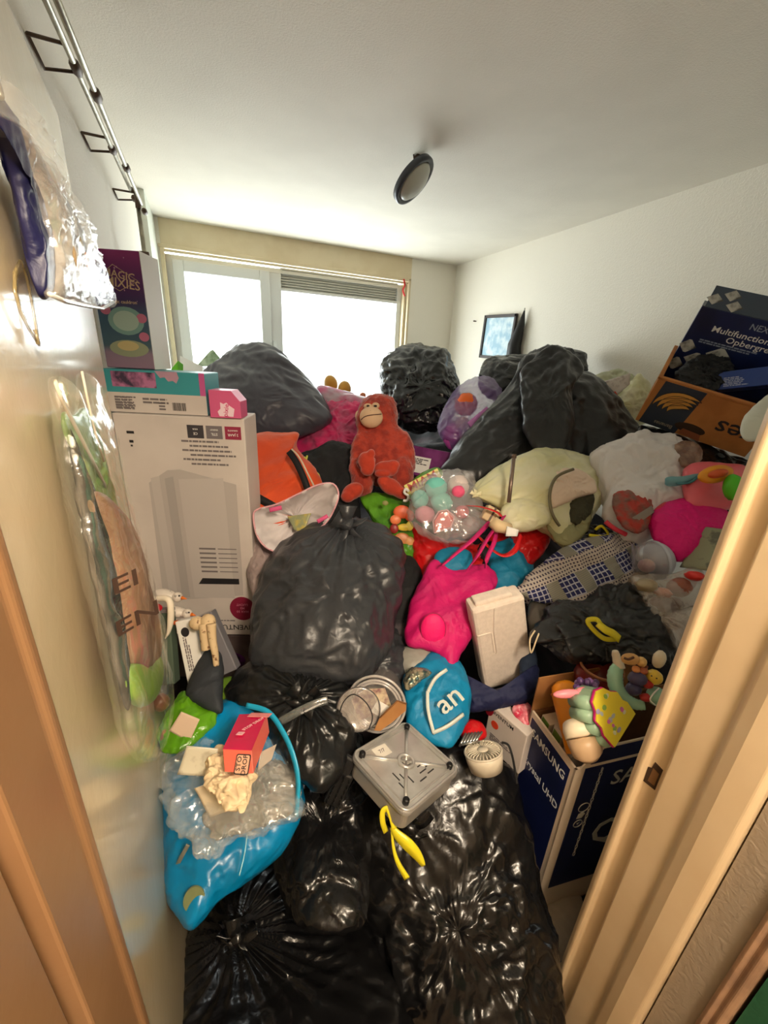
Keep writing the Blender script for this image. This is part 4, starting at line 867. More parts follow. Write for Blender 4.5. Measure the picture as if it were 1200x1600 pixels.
mk('torn_patch', prism(bm_, [(BWd * .40, .01), (BWd * .6, .0), (BWd * .58, .03), (BWd * .42, .035)], 0, .0016), flat((150, 84, 50)), bn, smooth=False)
bag('black bag wedged under the banana carton above the pink toy case', [(1000, 668), (1060, 682), (1120, 705), (1200, 735), (1210, 800), (1100, 800), (1040, 770), (1000, 720)], 1.78, .08, blk, seed=211)
bag('crumpled brown clear bag below the corner of the banana carton', [(1052, 700), (1070, 690), (1092, 700), (1096, 718), (1078, 730), (1060, 722)], 1.66, .04, mat('brown_clear', (120, 90, 76), .3, c2=(170, 140, 120), ns=16, bump=.6, bs=30), seed=212, name='plastic_bag', cat='plastic bag', amp=.012, scale=14)
# tall blue box standing in it
navy = mat('navy_print', (22, 36, 84), .3, c2=(16, 26, 62), ns=4)
NM = BM @ Matrix.Translation((.012, .02, -.285)); NW, NH = .52, BHt + .20
nb = carton('blue_carton', 'tall dark blue storage product box standing in the banana carton', 'carton', NM, NW, NH, .08, navy)
n_m = on(NM)
mk('top_panel', box(NM @ Matrix.Translation((0, NH, 0)), 0, NW, 0, .002, -.08, 0), mat('slate_print', (52, 66, 80), .35), nb, smooth=False)
lettering('Multifunctionele', n_m @ Matrix.Translation((.08, NH - .075, 0)), .034, white, nb, align='LEFT', sx=1.2)
lettering('Opbergrek', n_m @ Matrix.Translation((.15, NH - .105, 0)), .034, white, nb, align='LEFT', sx=1.2)
lettering('NEXT', n_m @ Matrix.Translation((.20, NH - .035, 0)), .034, flat((150, 160, 180)), nb, align='LEFT')
textlines(n_m, .06, NH - .14, .25, .018, 2, nb, flat((140, 150, 170)), seed=9)
ph = mat('photo_print', (186, 184, 176), .4, c2=(70, 66, 62), ns=22, lo=.45, hi=.6)
for x, y, rx, ry in ((.03, NH - .165, .035, .028), (.085, NH - .215, .045, .032), (.16, NH - .175, .05, .034), (.02, NH - .25, .035, .028)):
    mk('printed_photo', prism(n_m, [(x - rx, y), (x - rx * .15, y + ry), (x + rx * .15, y + ry), (x + rx, y), (x + rx * .15, y - ry), (x - rx * .15, y - ry)], 0, .001), ph, nb, smooth=False)
# its folded lid, leaning back
LM2 = NM @ Matrix.Translation((0, NH, -.0)) @ Matrix.Rotation(math.radians(-30), 4, 'X')
lid = mk('lid', box(LM2, .01, NW, 0, .085, -.002, 0), mat('slate_print2', (56, 68, 84), .35), nb, M=LM2, smooth=False)
for x, y in ((.03, .035), (.085, .06), (.11, .022)):
    mk('printed_photo', prism(on(LM2), [(x - .032, y), (x, y + .022), (x + .032, y), (x, y - .022)], 0, .001), ph, lid, smooth=False)
lettering('NEXT', on(LM2) @ Matrix.Translation((.27, .045, 0)) @ Matrix.Rotation(math.pi, 4, 'Z'), .032, white, lid)
SM = BM @ Matrix.Translation((.17, BHt - .05, -.10)) @ Matrix.Rotation(math.radians(28), 4, 'Z') @ Matrix.Rotation(math.radians(-35), 4, 'X'); SW, SH = .30, .075
sb = carton('blue_carton', 'small flat blue box lying slanted on top of the banana carton contents', 'carton', SM, SW, SH, .06, mat('blue_print', (36, 66, 140), .3))
textlines(on(SM), .08, .01, .08, .04, 6, sb, flat((170, 180, 210)), seed=2); mk('printed_dot', prism(on(SM), oval(.035, .02, .006, .006, 12), 0, .001), flat((230, 200, 200)), sb, smooth=False)
blob('cable_tangle', mat('black_mesh', (16, 16, 18), .6, bump=1, bs=60), [(1060, 590), (1075, 570), (1110, 560), (1140, 572), (1130, 600), (1100, 612), (1070, 602)], 1.78, .06, seed=77, amp=.03, scale=16, label='black netting bundle inside the banana carton', cat='netting')
bag('milky white bag poking from behind the door frame over the banana carton', [(1158, 676), (1160, 660), (1175, 640), (1215, 615), (1240, 680), (1180, 688), (1165, 686)], 1.3, .05, thinbag('milky_film', (228, 228, 212), .3), seed=78, name='plastic_bag', cat='plastic bag', amp=.01)

# ================================================================== front of the heap
# central black bag, tied
def bagk(*a, **k): return bag(*a, **k)
bagk('full black bin bag tied with a knot in the centre of the heap', [(398, 1015), (402, 960), (412, 910), (430, 872), (455, 846), (490, 826), (522, 814), (545, 812), (575, 818), (602, 830), (622, 858), (624, 900), (612, 960), (606, 1010), (580, 1050), (530, 1062), (470, 1052), (420, 1040)], 1.47, .25, mat('slate_bin_film', (52, 54, 58), .36, bump=.5, bs=30, spec=.5), knot=(543, 820), kr=.04, kd=1.42, seed=81, amp=.028, scale=4.5, pleat=.012, npl=30, cen=(520, 930), N=240, K=56)
bagk('black bag slumped right under the central tied bag, above the clear tub', [(495, 1045), (540, 1035), (585, 1010), (612, 985), (628, 1010), (634, 1050), (628, 1085), (600, 1100), (560, 1090), (520, 1070)], 1.38, .12, MATS['slate_bin_film'], seed=82, amp=.025, scale=6)
bagk('dark bag wedged between the central black bag and the magenta tote', [(600, 872), (625, 868), (650, 880), (662, 920), (655, 965), (630, 985), (605, 975)], 1.62, .1, bl_cloth, seed=83, name='cloth_bag', cat='bag', amp=.015)
bagk('grey patterned scarf bundle below the dark wedge beside the magenta tote', [(596, 970), (625, 962), (650, 972), (648, 1005), (625, 1025), (600, 1010)], 1.5, .07, mat('grey_pattern', (92, 84, 88), .8, c2=(50, 46, 50), ns=26, bump=.4, bs=40), seed=84, name='scarf', cat='scarf', amp=.015)
bagk('silver grey clear bag lying just above the blue tote', [(622, 1022), (645, 1010), (672, 1012), (680, 1030), (660, 1048), (632, 1052)], 1.36, .05, mat('silver_film', (150, 148, 140), .3, bump=.6, bs=30), seed=85, name='plastic_bag', cat='plastic bag', amp=.012)
# teal bags behind the magenta tote
teal = mat('teal_cloth', (12, 122, 160), .6, bump=.4, bs=40)
bagk('teal fabric bag hanging right of the magenta tote straps', [(770, 860), (788, 848), (812, 842), (825, 866), (832, 905), (812, 935), (785, 945), (770, 915)], 1.62, .06, teal, seed=86, name='cloth_bag', cat='bag', amp=.02)
bagk('teal edged bag just behind the top of the magenta tote', [(680, 872), (690, 860), (715, 857), (735, 866), (732, 890), (700, 895), (684, 888)], 1.55, .04, teal, seed=87, name='cloth_bag', cat='bag', amp=.01)
bagk('black fabric between the magenta tote and the teal bag', [(740, 850), (772, 840), (788, 860), (790, 920), (775, 950), (750, 930)], 1.66, .06, bl_cloth, seed=88, name='cloth_bag', cat='bag', amp=.02)
# magenta tote
tt = thing('tote_bag', 'magenta net tote bag with straps, left of the white foam box', 'tote bag', P(690, 1040, 1.4))
mag = mat('magenta_net', (206, 14, 104), .6, c2=(180, 22, 96), ns=6, bump=.6, bs=55)
blob('bag_body', mag, [(674, 882), (690, 876), (712, 888), (738, 884), (762, 884), (776, 906), (762, 932), (742, 955), (736, 990), (722, 1020), (705, 1042), (688, 1024), (662, 1012), (636, 1004), (636, 972), (646, 938), (662, 906)], 1.44, .07, parent=tt, seed=89, amp=.018, scale=5.5, stretch=(.2, 0, 1), N=180, K=36)
mk('pocket', ball(CF(677, 983, 1.325), .040, .052, .014, 24, .03, 3), mat('magenta_bright', (236, 16, 110), .6, bump=.4, bs=60), tt, label='brighter round pocket')
mk('pocket_rim', tube([CF(677, 983, 1.322) @ Vector((x, y, .0)) for x, y in oval(0, 0, .040, .052, 32)], .002, 6, True), flat((170, 10, 80)), tt)
mk('strap', ribbon(pline([(690, 884, 1.42), (716, 862, 1.43), (740, 842, 1.45), (765, 816, 1.5)], 1), .016, .003, Vector((.3, .2, 1)), twist=.6), mag, tt)
mk('strap', ribbon(pline([(730, 890, 1.41), (746, 868, 1.41), (764, 838, 1.44), (788, 806, 1.5)], 1), .017, .003, Vector((.3, .2, 1)), twist=-.6), mag, tt)
mk('strap', ribbon(pline([(758, 888, 1.43), (762, 870, 1.43), (772, 848, 1.45), (776, 830, 1.48)], 1), .015, .003, Vector((.3, .2, 1)), twist=.5), mag, tt)
# white foam box
fpt = P(780, 1000, 1.33); fn_ = (-.24, -.965, -.05); a, b, c = PN(731, 954, fpt, fn_), PN(815, 930, fpt, fn_), PN(757, 1078, fpt, fn_)
FM_, FW_, FH_ = boxframe(a, b, c)
fb = thing('foam_box', 'white polystyrene box with lid standing right of the magenta tote', 'box', FM_)
foam = mat('polystyrene', (230, 216, 202), .85, c2=(222, 208, 194), ns=60, bump=.3, bs=160)
FM_ = FM_ @ Matrix.Translation((.012, -.008, 0))
mk('box_body', box(FM_, 0, FW_, 0, FH_, -.075, 0), foam, fb, M=FM_, smooth=False, bevel=.012)
mk('rim', box(FM_, FW_ * .1, FW_ * .8, FH_ - .003, FH_ + .014, -.06, -.015), foam, fb, M=FM_, smooth=False, bevel=.006)
gv = mat('foam_shade', (196, 178, 160), .9)
fm = on(FM_)
mk('groove', join(box(fm, FW_ * .02, FW_ * .28, FH_ * .70, FH_ * .714, -.004, .003), box(fm, FW_ * .28, FW_ * .31, FH_ * .46, FH_ * .7, -.004, .003), box(fm, FW_ * .31, FW_ * .48, FH_ * .44, FH_ * .455, -.004, .003)), foam, fb, smooth=False, bevel=.002)
mk('raised_panel', prism(fm, [(FW_ * .33, FH_ * .455), (FW_ * .48, FH_ * .455), (FW_ * .48, FH_ * .97), (FW_ * .40, FH_ * .97), (FW_ * .33, FH_ * .72)], -.002, .004), foam, fb, smooth=False, bevel=.002)
mk('latch_notch', box(fm, FW_ * .6, FW_ * .85, .0, FH_ * .07, -.004, .002), gv, fb, smooth=False, bevel=.002)
bagk('clear blister of grey packs right of the foam box', [(826, 945), (850, 935), (880, 950), (870, 980), (845, 1000), (828, 985)], 1.42, .05, mat('blister', (96, 90, 82), .25, bump=.6, bs=30), seed=91, name='blister_pack', cat='blister pack', amp=.01)
wd_ = mk('cable', tube(pline([(836, 985, 1.25), (828, 1000, 1.25), (830, 1020, 1.24), (838, 1000, 1.23), (842, 990, 1.24)], 1), .0025), flat((214, 196, 160)), label='thin cream cable loop between foam box and television carton', cat='cable')
bagk('navy blue cloth bag below the white foam box', [(716, 1052), (738, 1062), (760, 1076), (790, 1072), (815, 1058), (835, 1040), (838, 1075), (820, 1098), (790, 1105), (760, 1112), (728, 1108)], 1.33, .07, mat('navy_cloth', (18, 26, 66), .7, bump=.4, bs=50), seed=92, name='cloth_bag', cat='bag', amp=.02)
bagk('dark blue sleeve squeezed between foam box and television carton', [(812, 1040), (822, 1022), (836, 1015), (838, 1060), (830, 1085), (818, 1075)], 1.36, .03, mat('denim', (30, 44, 66), .8), seed=93, name='sleeve', cat='clothes', amp=.01)
# blue tote with logo
bt = thing('tote_bag', 'blue tote bag with white lettering logo below the magenta tote', 'tote bag', P(690, 1160, 1.25))
cy = mat('cyan_woven', (10, 132, 180), .5, c2=(8, 116, 162), ns=5, bump=.4, bs=60)
blob('bag_body', cy, [(632, 1068), (642, 1050), (665, 1030), (690, 1018), (715, 1035), (728, 1060), (732, 1095), (726, 1130), (705, 1162), (675, 1158), (645, 1140), (636, 1105)], 1.25, .07, parent=bt, seed=94, amp=.014, scale=6, box_=3)
whl = flat((206, 214, 206), .6)
LMt = CF(685, 1095, 1.165, 12)
for q_ in (((698, 1046, 1.19), (680, 1060, 1.175), (668, 1082, 1.165)), ((668, 1080, 1.165), (669, 1110, 1.14), (678, 1146, 1.12)), ((676, 1145, 1.12), (700, 1134, 1.12), (724, 1116, 1.15))):
    mk('printed_outline', ribbon(pline(q_, 1), .009, .006), whl, bt)
lettering('an', CF(702, 1093, 1.145, 38), .085, whl, bt)
bagk('shiny strips of tinsel and foil left of the blue tote top', [(632, 1066), (640, 1048), (660, 1044), (672, 1052), (655, 1064), (640, 1076)], 1.24, .03, mat('tinsel', (70, 96, 96), .2, c2=(190, 180, 150), ns=60, metal=.6, bump=.8, bs=70), seed=95, name='tinsel', cat='tinsel', amp=.01, scale=20)
# carton with red dot, fan grille, grate
a = P(766, 1100, 1.30); b = PZ(824, 1150, a.z); c = below(a, a.z - .16)
KM, KW, KH = boxframe(a, b, c)
kc = carton('white_carton', 'white appliance carton with a red dot left of the television carton', 'carton', KM, KW, KH, .05, offw)
KM2 = on(KM)
mk('printed_dot', prism(KM2, oval(.03, KH * .62, .014, .014, 20), 0, .001), flat((226, 70, 40)), kc, smooth=False)
lettering('INVENTUM', KM2 @ Matrix.Translation((.05, KH * .88, .0)), .018, ink, kc); textlines(KM2, .02, .03, .08, .03, 4, kc, seed=3)
mk('red_edge', prism(KM2, oval(.0, KH * .9, .018, .03, 16), 0, .001), flat((150, 20, 40)), kc, smooth=False)
bagk('red and pink foil packaging on the white carton with red dot', [(802, 1108), (815, 1096), (828, 1104), (830, 1122), (822, 1136), (810, 1126)], 1.27, .02, mat('pink_foil', (200, 50, 80), .25, c2=(230, 150, 160), ns=24, bump=.6, bs=30), seed=96, name='foil_pack', cat='packaging', amp=.01, scale=16)
bagk('red packet peeping beside the blue tote', [(722, 1138), (735, 1126), (752, 1132), (758, 1150), (740, 1158), (724, 1152)], 1.22, .03, flat((200, 24, 30), .3), seed=97, name='red_packet', cat='packet', amp=.008)
fg = thing('fan_heater', 'small round white fan grille lying beside the black bag', 'fan', P(757, 1200, 1.1))
GM = frame(P(755, 1174, 1.1), Vector((1, .1, 0)), Vector((0, 1, -.5))) @ Matrix.Scale(.88, 4)
wpl = flat((206, 196, 176), .4)
mk('housing', lathe(GM, [(.0, -.05), (.050, -.05), (.056, -.02), (.058, .0), (.052, .002), (.052, -.012), (.0, -.014)], 40), wpl, fg)
for k in range(28):
    an = 2 * math.pi * k / 28; ca, sa = math.cos(an), math.sin(an)
    mk('grille_bar', tube([GM @ Vector((.018 * ca, .018 * sa, .006)), GM @ Vector((.045 * ca, .045 * sa, .006)), GM @ Vector((.055 * ca, .055 * sa, -.004))], .0016, 5), wpl, fg)
mk('hub', lathe(GM, [(0, .011), (.014, .01), (.02, .004), (.0, .003)], 20), wpl, fg); mk('outer_ring', tube([GM @ Vector((x, y, .001)) for x, y in oval(0, 0, .056, .056, 36)], .003, 6, True), wpl, fg)
gr_ = thing('metal_grate', 'small stack of metal strips behind the fan grille', 'grate', P(735, 1165, 1.13))
for k in range(6): mk('strip', tube([P(718 + k * 5, 1166 - k * 1.5, 1.14), P(728 + k * 5, 1146 - k * .5, 1.17)], .0035, 6), mat('bright_metal', (180, 176, 168), .3, metal=.8), gr_)
mk('crossbar', tube([P(718, 1164, 1.135), P(750, 1158, 1.135)], .003), MATS['bright_metal'], gr_)
cbx = mk('cable', tube(pline([(784, 1160, 1.12), (794, 1164, 1.11), (800, 1180, 1.1), (804, 1200, 1.1), (808, 1225, 1.09)], 1), .003), blks, label='black power cable curling in front of the white carton', cat='cable')
# clear round tub
tu = thing('plastic_tub', 'clear round plastic tub with lid and printed sticker on the black bags', 'tub', P(575, 1145, 1.15))
TM = CF(588, 1100, 1.12, 0, -8, -8)
tub = film('tub_plastic', (206, 200, 196), .32, .1, 0)
tubr = film('tub_rim', (214, 208, 204), .55, .1, 0)
TM = TM @ Matrix.Rotation(math.radians(12), 4, 'X')
mk('tub_body', lathe(TM, [(.058, -.10), (.075, -.01), (.078, .0), (.074, .0), (.054, -.095), (0, -.097)], 40), tub, tu)
for r_, z in ((.080, .002), (.070, .006), (.062, .004)): mk('rim', tube([TM @ Vector((x, y, z)) for x, y in oval(0, 0, r_, r_, 40)], .0035, 8, True), tubr, tu)
TM2 = CF(560, 1108, 1.06, 0, -4, 4)
mk('lid', lathe(TM2, [(0, -.006), (.052, -.006), (.056, 0), (.056, .004), (.05, .002), (0, .0)], 40), tub, tu)
mk('lid_rim', tube([TM2 @ Vector((x, y, .002)) for x, y in oval(0, 0, .056, .056, 40)], .002, 8, True), flat((70, 66, 66), .3), tu)
SM_ = CF(580, 1098, 1.09, 25)
mk('sticker', prism(SM_, [(-.05, -.03), (.045, -.035), (.05, .02), (.0, .04), (-.045, .03)], -.002, .001), mat('sticker_print', (120, 70, 84), .4, c2=(206, 190, 160), ns=40), tu, smooth=False)
M_s = CF(594, 1108, 1.07, -30)
mk('sticker', box(M_s, -.018, .018, -.018, .018, 0, .001), white, tu, smooth=False)
bc = thing('cardboard_piece', 'torn brown cardboard piece leaning on the clear tub', 'cardboard', P(605, 1140, 1.05))
mk('card_sheet', prism(CF(612, 1118, 1.04), [(-.045, -.038), (-.03, -.005), (.015, .038), (.038, .030), (.036, .012), (.0, -.018), (-.03, -.04)], -.003, .0), card, bc, smooth=False); mk('torn_edge', tube([CF(612, 1118, 1.037) @ Vector(p) for p in ((-.03, -.005, 0), (.015, .038, 0), (.038, .03, 0))], .002), cardd, bc)
mk('cable', tube(pline([(540, 1150, 1.03), (530, 1130, 1.03), (535, 1100, 1.02), (552, 1085, 1.02), (572, 1098, 1.02), (582, 1120, 1.02), (576, 1140, 1.02)], 1), .0015), blks, label='thin black wire looped over the clear tub lid', cat='cable')
# black bags around
bagk('tied black bag with flat ears, left of the clear tub', [(350, 1085), (368, 1058), (395, 1040), (432, 1034), (470, 1040), (510, 1052), (538, 1068), (545, 1085), (552, 1150), (540, 1200), (500, 1230), (460, 1200), (420, 1150), (385, 1120)], 1.16, .13, mat('black_dull_film', (22, 23, 24), .3, bump=.5, bs=36), knot=(477, 1086), kr=.03, kd=1.03, seed=101, pleat=.012, npl=24, amp=.022, cen=(470, 1110))
bagk('black bag in the dark gap between the blue bag and the metal appliance', [(440, 1190), (470, 1170), (520, 1150), (560, 1160), (575, 1240), (575, 1350), (555, 1430), (500, 1440), (450, 1400), (440, 1300)], 1.13, .13, blk, seed=102, amp=.035, scale=6, sharp=.8)
ears = thing('plastic_strap', 'flat pale grey plastic strap lying across the tied black bag', 'strap', P(500, 1120, 1.02))
mk('strap', ribbon(pline([(438, 1128, 1.02), (466, 1112, 1.01), (492, 1100, 1.01), (512, 1094, 1.02)], 1), .02, .003), film('grey_clear', (130, 134, 132), .6), ears); mk('fold', ribbon(pline([(470, 1115, 1.008), (500, 1100, 1.008)], 1), .004, .003), flat((190, 190, 190), .2), ears)
br = thing('hair_brush', 'black plastic brush half buried left of the metal appliance', 'brush', P(520, 1230, 1.02))
BRM = CF(530, 1232, 1.0, 65)
mk('brush_head', box(BRM, -.05, .04, -.022, .022, -.02, 0), flat((26, 27, 28), .35), br, smooth=False, bevel=.006)
for i in range(6):
    for j in range(3): 
        q = BRM @ Vector((-.042 + i * .014, -.014 + j * .014, 0)); mk('bristle', tube([q, BRM @ Vector((-.042 + i * .014, -.016 + j * .016, .016))], .0015, 5), flat((14, 14, 14), .4), br)
mk('handle', box(CF(538, 1196, 1.0, 60), -.04, .025, -.024, .024, -.015, 0), flat((30, 31, 33), .3), br, smooth=False, bevel=.008)
# main bag bottom right
mbag = bagk('large glossy black bin bag at the bottom right, carrying the metal appliance', [(548, 1292), (560, 1262), (590, 1240), (620, 1215), (650, 1190), (690, 1160), (735, 1172), (780, 1196), (808, 1228), (820, 1290), (832, 1370), (850, 1440), (866, 1510), (868, 1600), (850, 1700), (640, 1710), (625, 1600), (600, 1510), (572, 1458), (552, 1420), (556, 1350)], 1.1, .17, blk, seed=104, amp=.034, scale=6, sharp=.8, gy=-.0005, N=280, K=64, knot=(640, 1290), pleat=.003)
loop([(603, 1300, .93), (598, 1285, .92), (598, 1268, .92), (606, 1264, .92), (612, 1278, .915), (616, 1295, .91)], .92, .012, mbag)
mk('drawstring', ribbon(pline([(612, 1292, .915), (622, 1305, .91), (638, 1320, .905), (652, 1336, .905), (662, 1352, .905)], 1), [.008 + .018 * math.sin(math.pi * i / 24) for i in range(25)], .004, CB), yellow, mbag, label='yellow drawstring')
mk('drawstring', ribbon(pline([(612, 1300, .915), (616, 1330, .905), (624, 1352, .90), (636, 1372, .90)], 1), [.004 + .009 * i / 18 for i in range(19)], .004, CB), yellow, mbag, label='yellow drawstring')
# bottom left bag
bagk('black bin bag with gathered knot at the bottom left by the open door', [(270, 1720), (272, 1560), (288, 1480), (330, 1420), (372, 1385), (420, 1352), (470, 1370), (540, 1410), (590, 1470), (622, 1560), (640, 1720)], 1.02, .16, blk, knot=(372, 1462), kr=.022, kd=.88, seed=106, pleat=.011, npl=30, amp=.022, scale=5, N=280, K=60, cen=(450, 1530))
# metal appliance lying upside down
ap = thing('metal_appliance', 'upside-down stainless appliance with slots and four black feet on the black bag', 'appliance', CF(632, 1200, 1.0))
apt = P(632, 1197, 1.0); an_ = (.2, .05, .98); a, b, c = PN(546, 1178, apt, an_), PN(634, 1126, apt, an_), PN(640, 1271, apt, an_)
AM, AW, AH = boxframe(a, b, c)
ssm = mat('brushed_steel', (200, 198, 194), .3, metal=.6, c2=(184, 182, 178), ns=18, bump=.1, bs=90)
ssd = mat('steel_side', (186, 180, 170), .3, metal=.6)
def rrect(x0, x1, y0, y1, r, n=6):
    o = []
    for cx, cy, a0 in ((x1 - r, y1 - r, 0), (x0 + r, y1 - r, 90), (x0 + r, y0 + r, 180), (x1 - r, y0 + r, 270)):
        for i in range(n + 1): t = math.radians(a0 + 90 * i / n); o.append((cx + r * math.cos(t), cy + r * math.sin(t)))
    return o
Am = on(AM)
mk('housing', prism(Am, rrect(.006, AW - .006, .006, AH - .006, .02), -.055, -.012), ssd, ap, smooth=False, bevel=.002)
mk('base_tray', prism(Am, rrect(0, AW, 0, AH, .022), -.014, 0), ssm, ap, smooth=False, bevel=.004)
mk('tray_rim', tube([Am @ Vector((x, y, .001)) for x, y in rrect(.004, AW - .004, .004, AH - .004, .02)], .0035, 8, True), ssm, ap)
mk('inner_rim', tube([Am @ Vector((x, y, .001)) for x, y in rrect(.018, AW - .018, .018, AH - .018, .014)], .0022, 8, True), ssm, ap)
for sx_, sy in ((0, 0), (1, 0), (0, 1), (1, 1)):
    cx, cy = (AW - .022 if sx_ else .022), (AH - .022 if sy else .022)
    mk('rib', tube([Am @ Vector((AW / 2, AH / 2, .001)), Am @ Vector((cx, cy, .001))], .0045), ssm, ap)
    mk('foot', lathe(Am @ Matrix.Translation((cx, cy, 0)), [(.008, 0), (.008, .010), (.006, .013), (0, .013)], 16), flat((16, 16, 17), .4), ap, label='black rubber foot')
mk('hub_ring', tube([Am @ Vector((x, y, .003)) for x, y in oval(AW / 2, AH / 2, .019, .019, 28)], .0045, 8, True), ssm, ap)
mk('hub', lathe(Am @ Matrix.Translation((AW / 2, AH / 2, 0)), [(.012, .002), (.010, .005), (.004, .004), (0, .003)], 20), ssd, ap)
for i, (x, y, d) in enumerate([(.25, .42, 1), (.31, .36, 1), (.37, .30, 1), (.22, .28, 1), (.62, .36, 0), (.70, .30, 0), (.58, .28, 0), (.66, .22, 0), (.50, .20, 0)]):
    ms = Am @ Matrix.Translation((AW * x, AH * y, .0)) @ Matrix.Rotation(math.radians(90 if d else 0) + math.radians(0), 4, 'Z')
    mk('vent_slot', box(ms, -.012, .012, -.0014, .0014, -.001, .0008), ink, ap, smooth=False)
ms = Am @ Matrix.Translation((AW * .36, AH * .80, .0)) @ Matrix.Rotation(-.1, 4, 'Z')
mk('label', box(ms, -.022, .022, -.016, .016, 0, .0008), flat((222, 216, 204)), ap, smooth=False); lettering('7/7', on(ms, .001), .014, inkg, ap)
# ------------------------------------------------------------------ television carton on the floor at the right
a = P(830, 1108, 1.22); b = PZ(900, 1203, a.z); c = below(a, a.z - .62)
TMx, TWx, THx = boxframe(a, b, c)
tv = thing('television_carton', 'open dark blue television carton full of toys behind the door frame', 'carton', TMx)
bluec = mat('tv_navy', (16, 28, 78), .45, c2=(12, 22, 62), ns=6); wcard = mat('white_kraft', (222, 204, 180), .6)
TL = .95; tw_ = .006
mk('side_panel', box(TMx, 0, TWx, 0, THx, -tw_, 0), wcard, tv, M=TMx, smooth=False)
TF = TMx @ Matrix.Translation((TWx, 0, 0)) @ Matrix.Rotation(math.radians(90), 4, 'Y')       # long face: x runs away to the right
if (TF.to_3x3() @ Vector((1, 0, 0))).x < 0: TF = TMx @ Matrix.Translation((TWx, 0, 0)) @ Matrix.Rotation(math.radians(-90), 4, 'Y')
fz = 1 if (TF.to_3x3() @ Vector((0, 0, 1))).y < 0 else -1
def fbox(x0, x1, y0, y1, z0, z1): return box(TF, x0, x1, y0, y1, *sorted((fz * z0, fz * z1)))
mk('side_panel', fbox(0, TL, 0, THx, -tw_, 0), wcard, tv, M=TF, smooth=False)
mk('side_panel', fbox(0, TL, 0, THx + .0, -TWx, -TWx + tw_), cardd, tv, M=TF, smooth=False)
mk('side_panel', fbox(TL - tw_, TL, 0, THx, -TWx, 0), cardd, tv, M=TF, smooth=False)
mk('bottom_panel', fbox(0, TL, 0, .006, -TWx, 0), cardd, tv, M=TF, smooth=False)
mk('liner', fbox(tw_ + .001, TL - tw_, THx * .1, THx - .002, -TWx + tw_ + .001, -TWx + tw_ + .004), cardd, tv, M=TF, smooth=False, label='bare brown inner card')
# flap raised at the far side
mk('flap', fbox(0, .34, THx, THx + .12, -TWx, -TWx + .004), card, tv, M=TF, smooth=False)
mk('flap', box(TMx @ Matrix.Translation((0, THx, 0)), 0, .004, 0, .0, 0, 0) if False else box(TMx, 0, TWx * .10, THx, THx + .085, -.10, -.0), card, tv, M=TMx, smooth=False) if False else None
tm = on(TMx)
mk('printed_panel', prism(tm, [(.012, THx * .18), (TWx - .016, THx * .18), (TWx - .016, THx - .02), (.012, THx - .02)], 0, .0008), bluec, tv, smooth=False)
lettering('SAMSUNG', tm @ Matrix.Translation((TWx * .5, THx - .062, .0008)), .038, flat((226, 226, 222)), tv, sx=.85)
lettering('Crystal UHD', tm @ Matrix.Translation((TWx * .48, THx - .175, .0008)), .034, flat((206, 210, 216)), tv, sx=.9)
def TFM(x, y, z=.0): 
    M = TF @ Matrix.Translation((x, y, fz * z)); return M if fz > 0 else M @ Matrix.Rotation(math.pi, 4, 'Y')
mk('printed_panel', fbox(.03, TL - .02, THx * .18, THx - .004, 0, .0008), bluec, tv, M=TF, smooth=False)
gp = flat((196, 196, 186))
lettering('SAMSUNG', TFM(.13, THx - .07, .001), .075, gp, tv, align='LEFT')
lettering('Q', TFM(.125, THx - .30, .001), .14, gp, tv, align='LEFT')
def chain(x, y): return TF @ Vector((x, y, fz * .002))
for i in range(22):
    q = (.085, THx - .02 - i * .0165)
    mk('printed_chain_link', tube([chain(q[0] + u * .0035 * (1 if i % 2 else .6), q[1] + v * .0075) for u, v in ((-1, -.7), (0, -1), (1, -.7), (1, .7), (0, 1), (-1, .7))], .0011, 4, True), gp, tv)
for cx, cy, r_ in ((.065, THx - .16, .017), (.062, THx - .225, .014)):
    mk('printed_ring', tube([chain(cx + x, cy + y) for x, y in oval(0, 0, r_, r_, 24)], .0011, 5, True), gp, tv)
mk('printed_hand', prism(TF, [(.052, THx - .205), (.07, THx - .205), (.078, THx - .19), (.07, THx - .18), (.055, THx - .185)], *sorted((0, fz * .0012))), gp, tv, smooth=False)
mk('printed_arrow', prism(TF, [(.058, THx - .222), (.062, THx - .232), (.068, THx - .222), (.063, THx - .225)], *sorted((0, fz * .0012))), gp, tv, smooth=False)
# folded-down flap on the long face
FLM = TF @ Matrix.Translation((.012, THx, 0)) @ Matrix.Rotation(fz * math.radians(-12), 4, 'X')
mk('flap', prism(FLM, [(0, 0), (.5, 0), (.5, .05), (.06, .05)], -.002, .002), wcard, tv, M=FLM, smooth=False)
mk('printed_flap', prism(FLM, [(.03, .008), (.5, .008), (.5, .045), (.07, .045)], -.0028, .0028), bluec, tv, smooth=False)
# books standing inside at the left
def tvp(x, y, z): return TMx @ Vector((x, y, z))      # x along short side, y up, z<0 into the long direction
for i, (x, c_, m_) in enumerate(((.03, .03, 'cream'), (.06, .02, 'green'), (.085, .045, 'white'))):
    Mb = TMx @ Matrix.Translation((.02 + i * .045, THx - .155, -.018 - i * .006)) @ Matrix.Rotation(math.radians(-3), 4, 'Z')
    r_ = thing('book', ('thin cream booklet at the left end inside the television carton', 'thin green-topped booklet in the middle of the three in the television carton', 'thin white booklet nearest the bottle in the television carton')[i], 'book', Mb, 'booklets in the television carton')
    mk('cover', box(Mb, 0, .036, 0, .16 + .012 * i, -.10, 0), flat(((214, 196, 170), (206, 190, 170), (222, 210, 200))[i]), r_, smooth=False, bevel=.001)
    mk('printed_patch', box(Mb, .004, .034, .13, .158, 0, .001), flat(((110, 150, 60), (120, 140, 60), (222, 200, 180))[i]), r_, smooth=False)
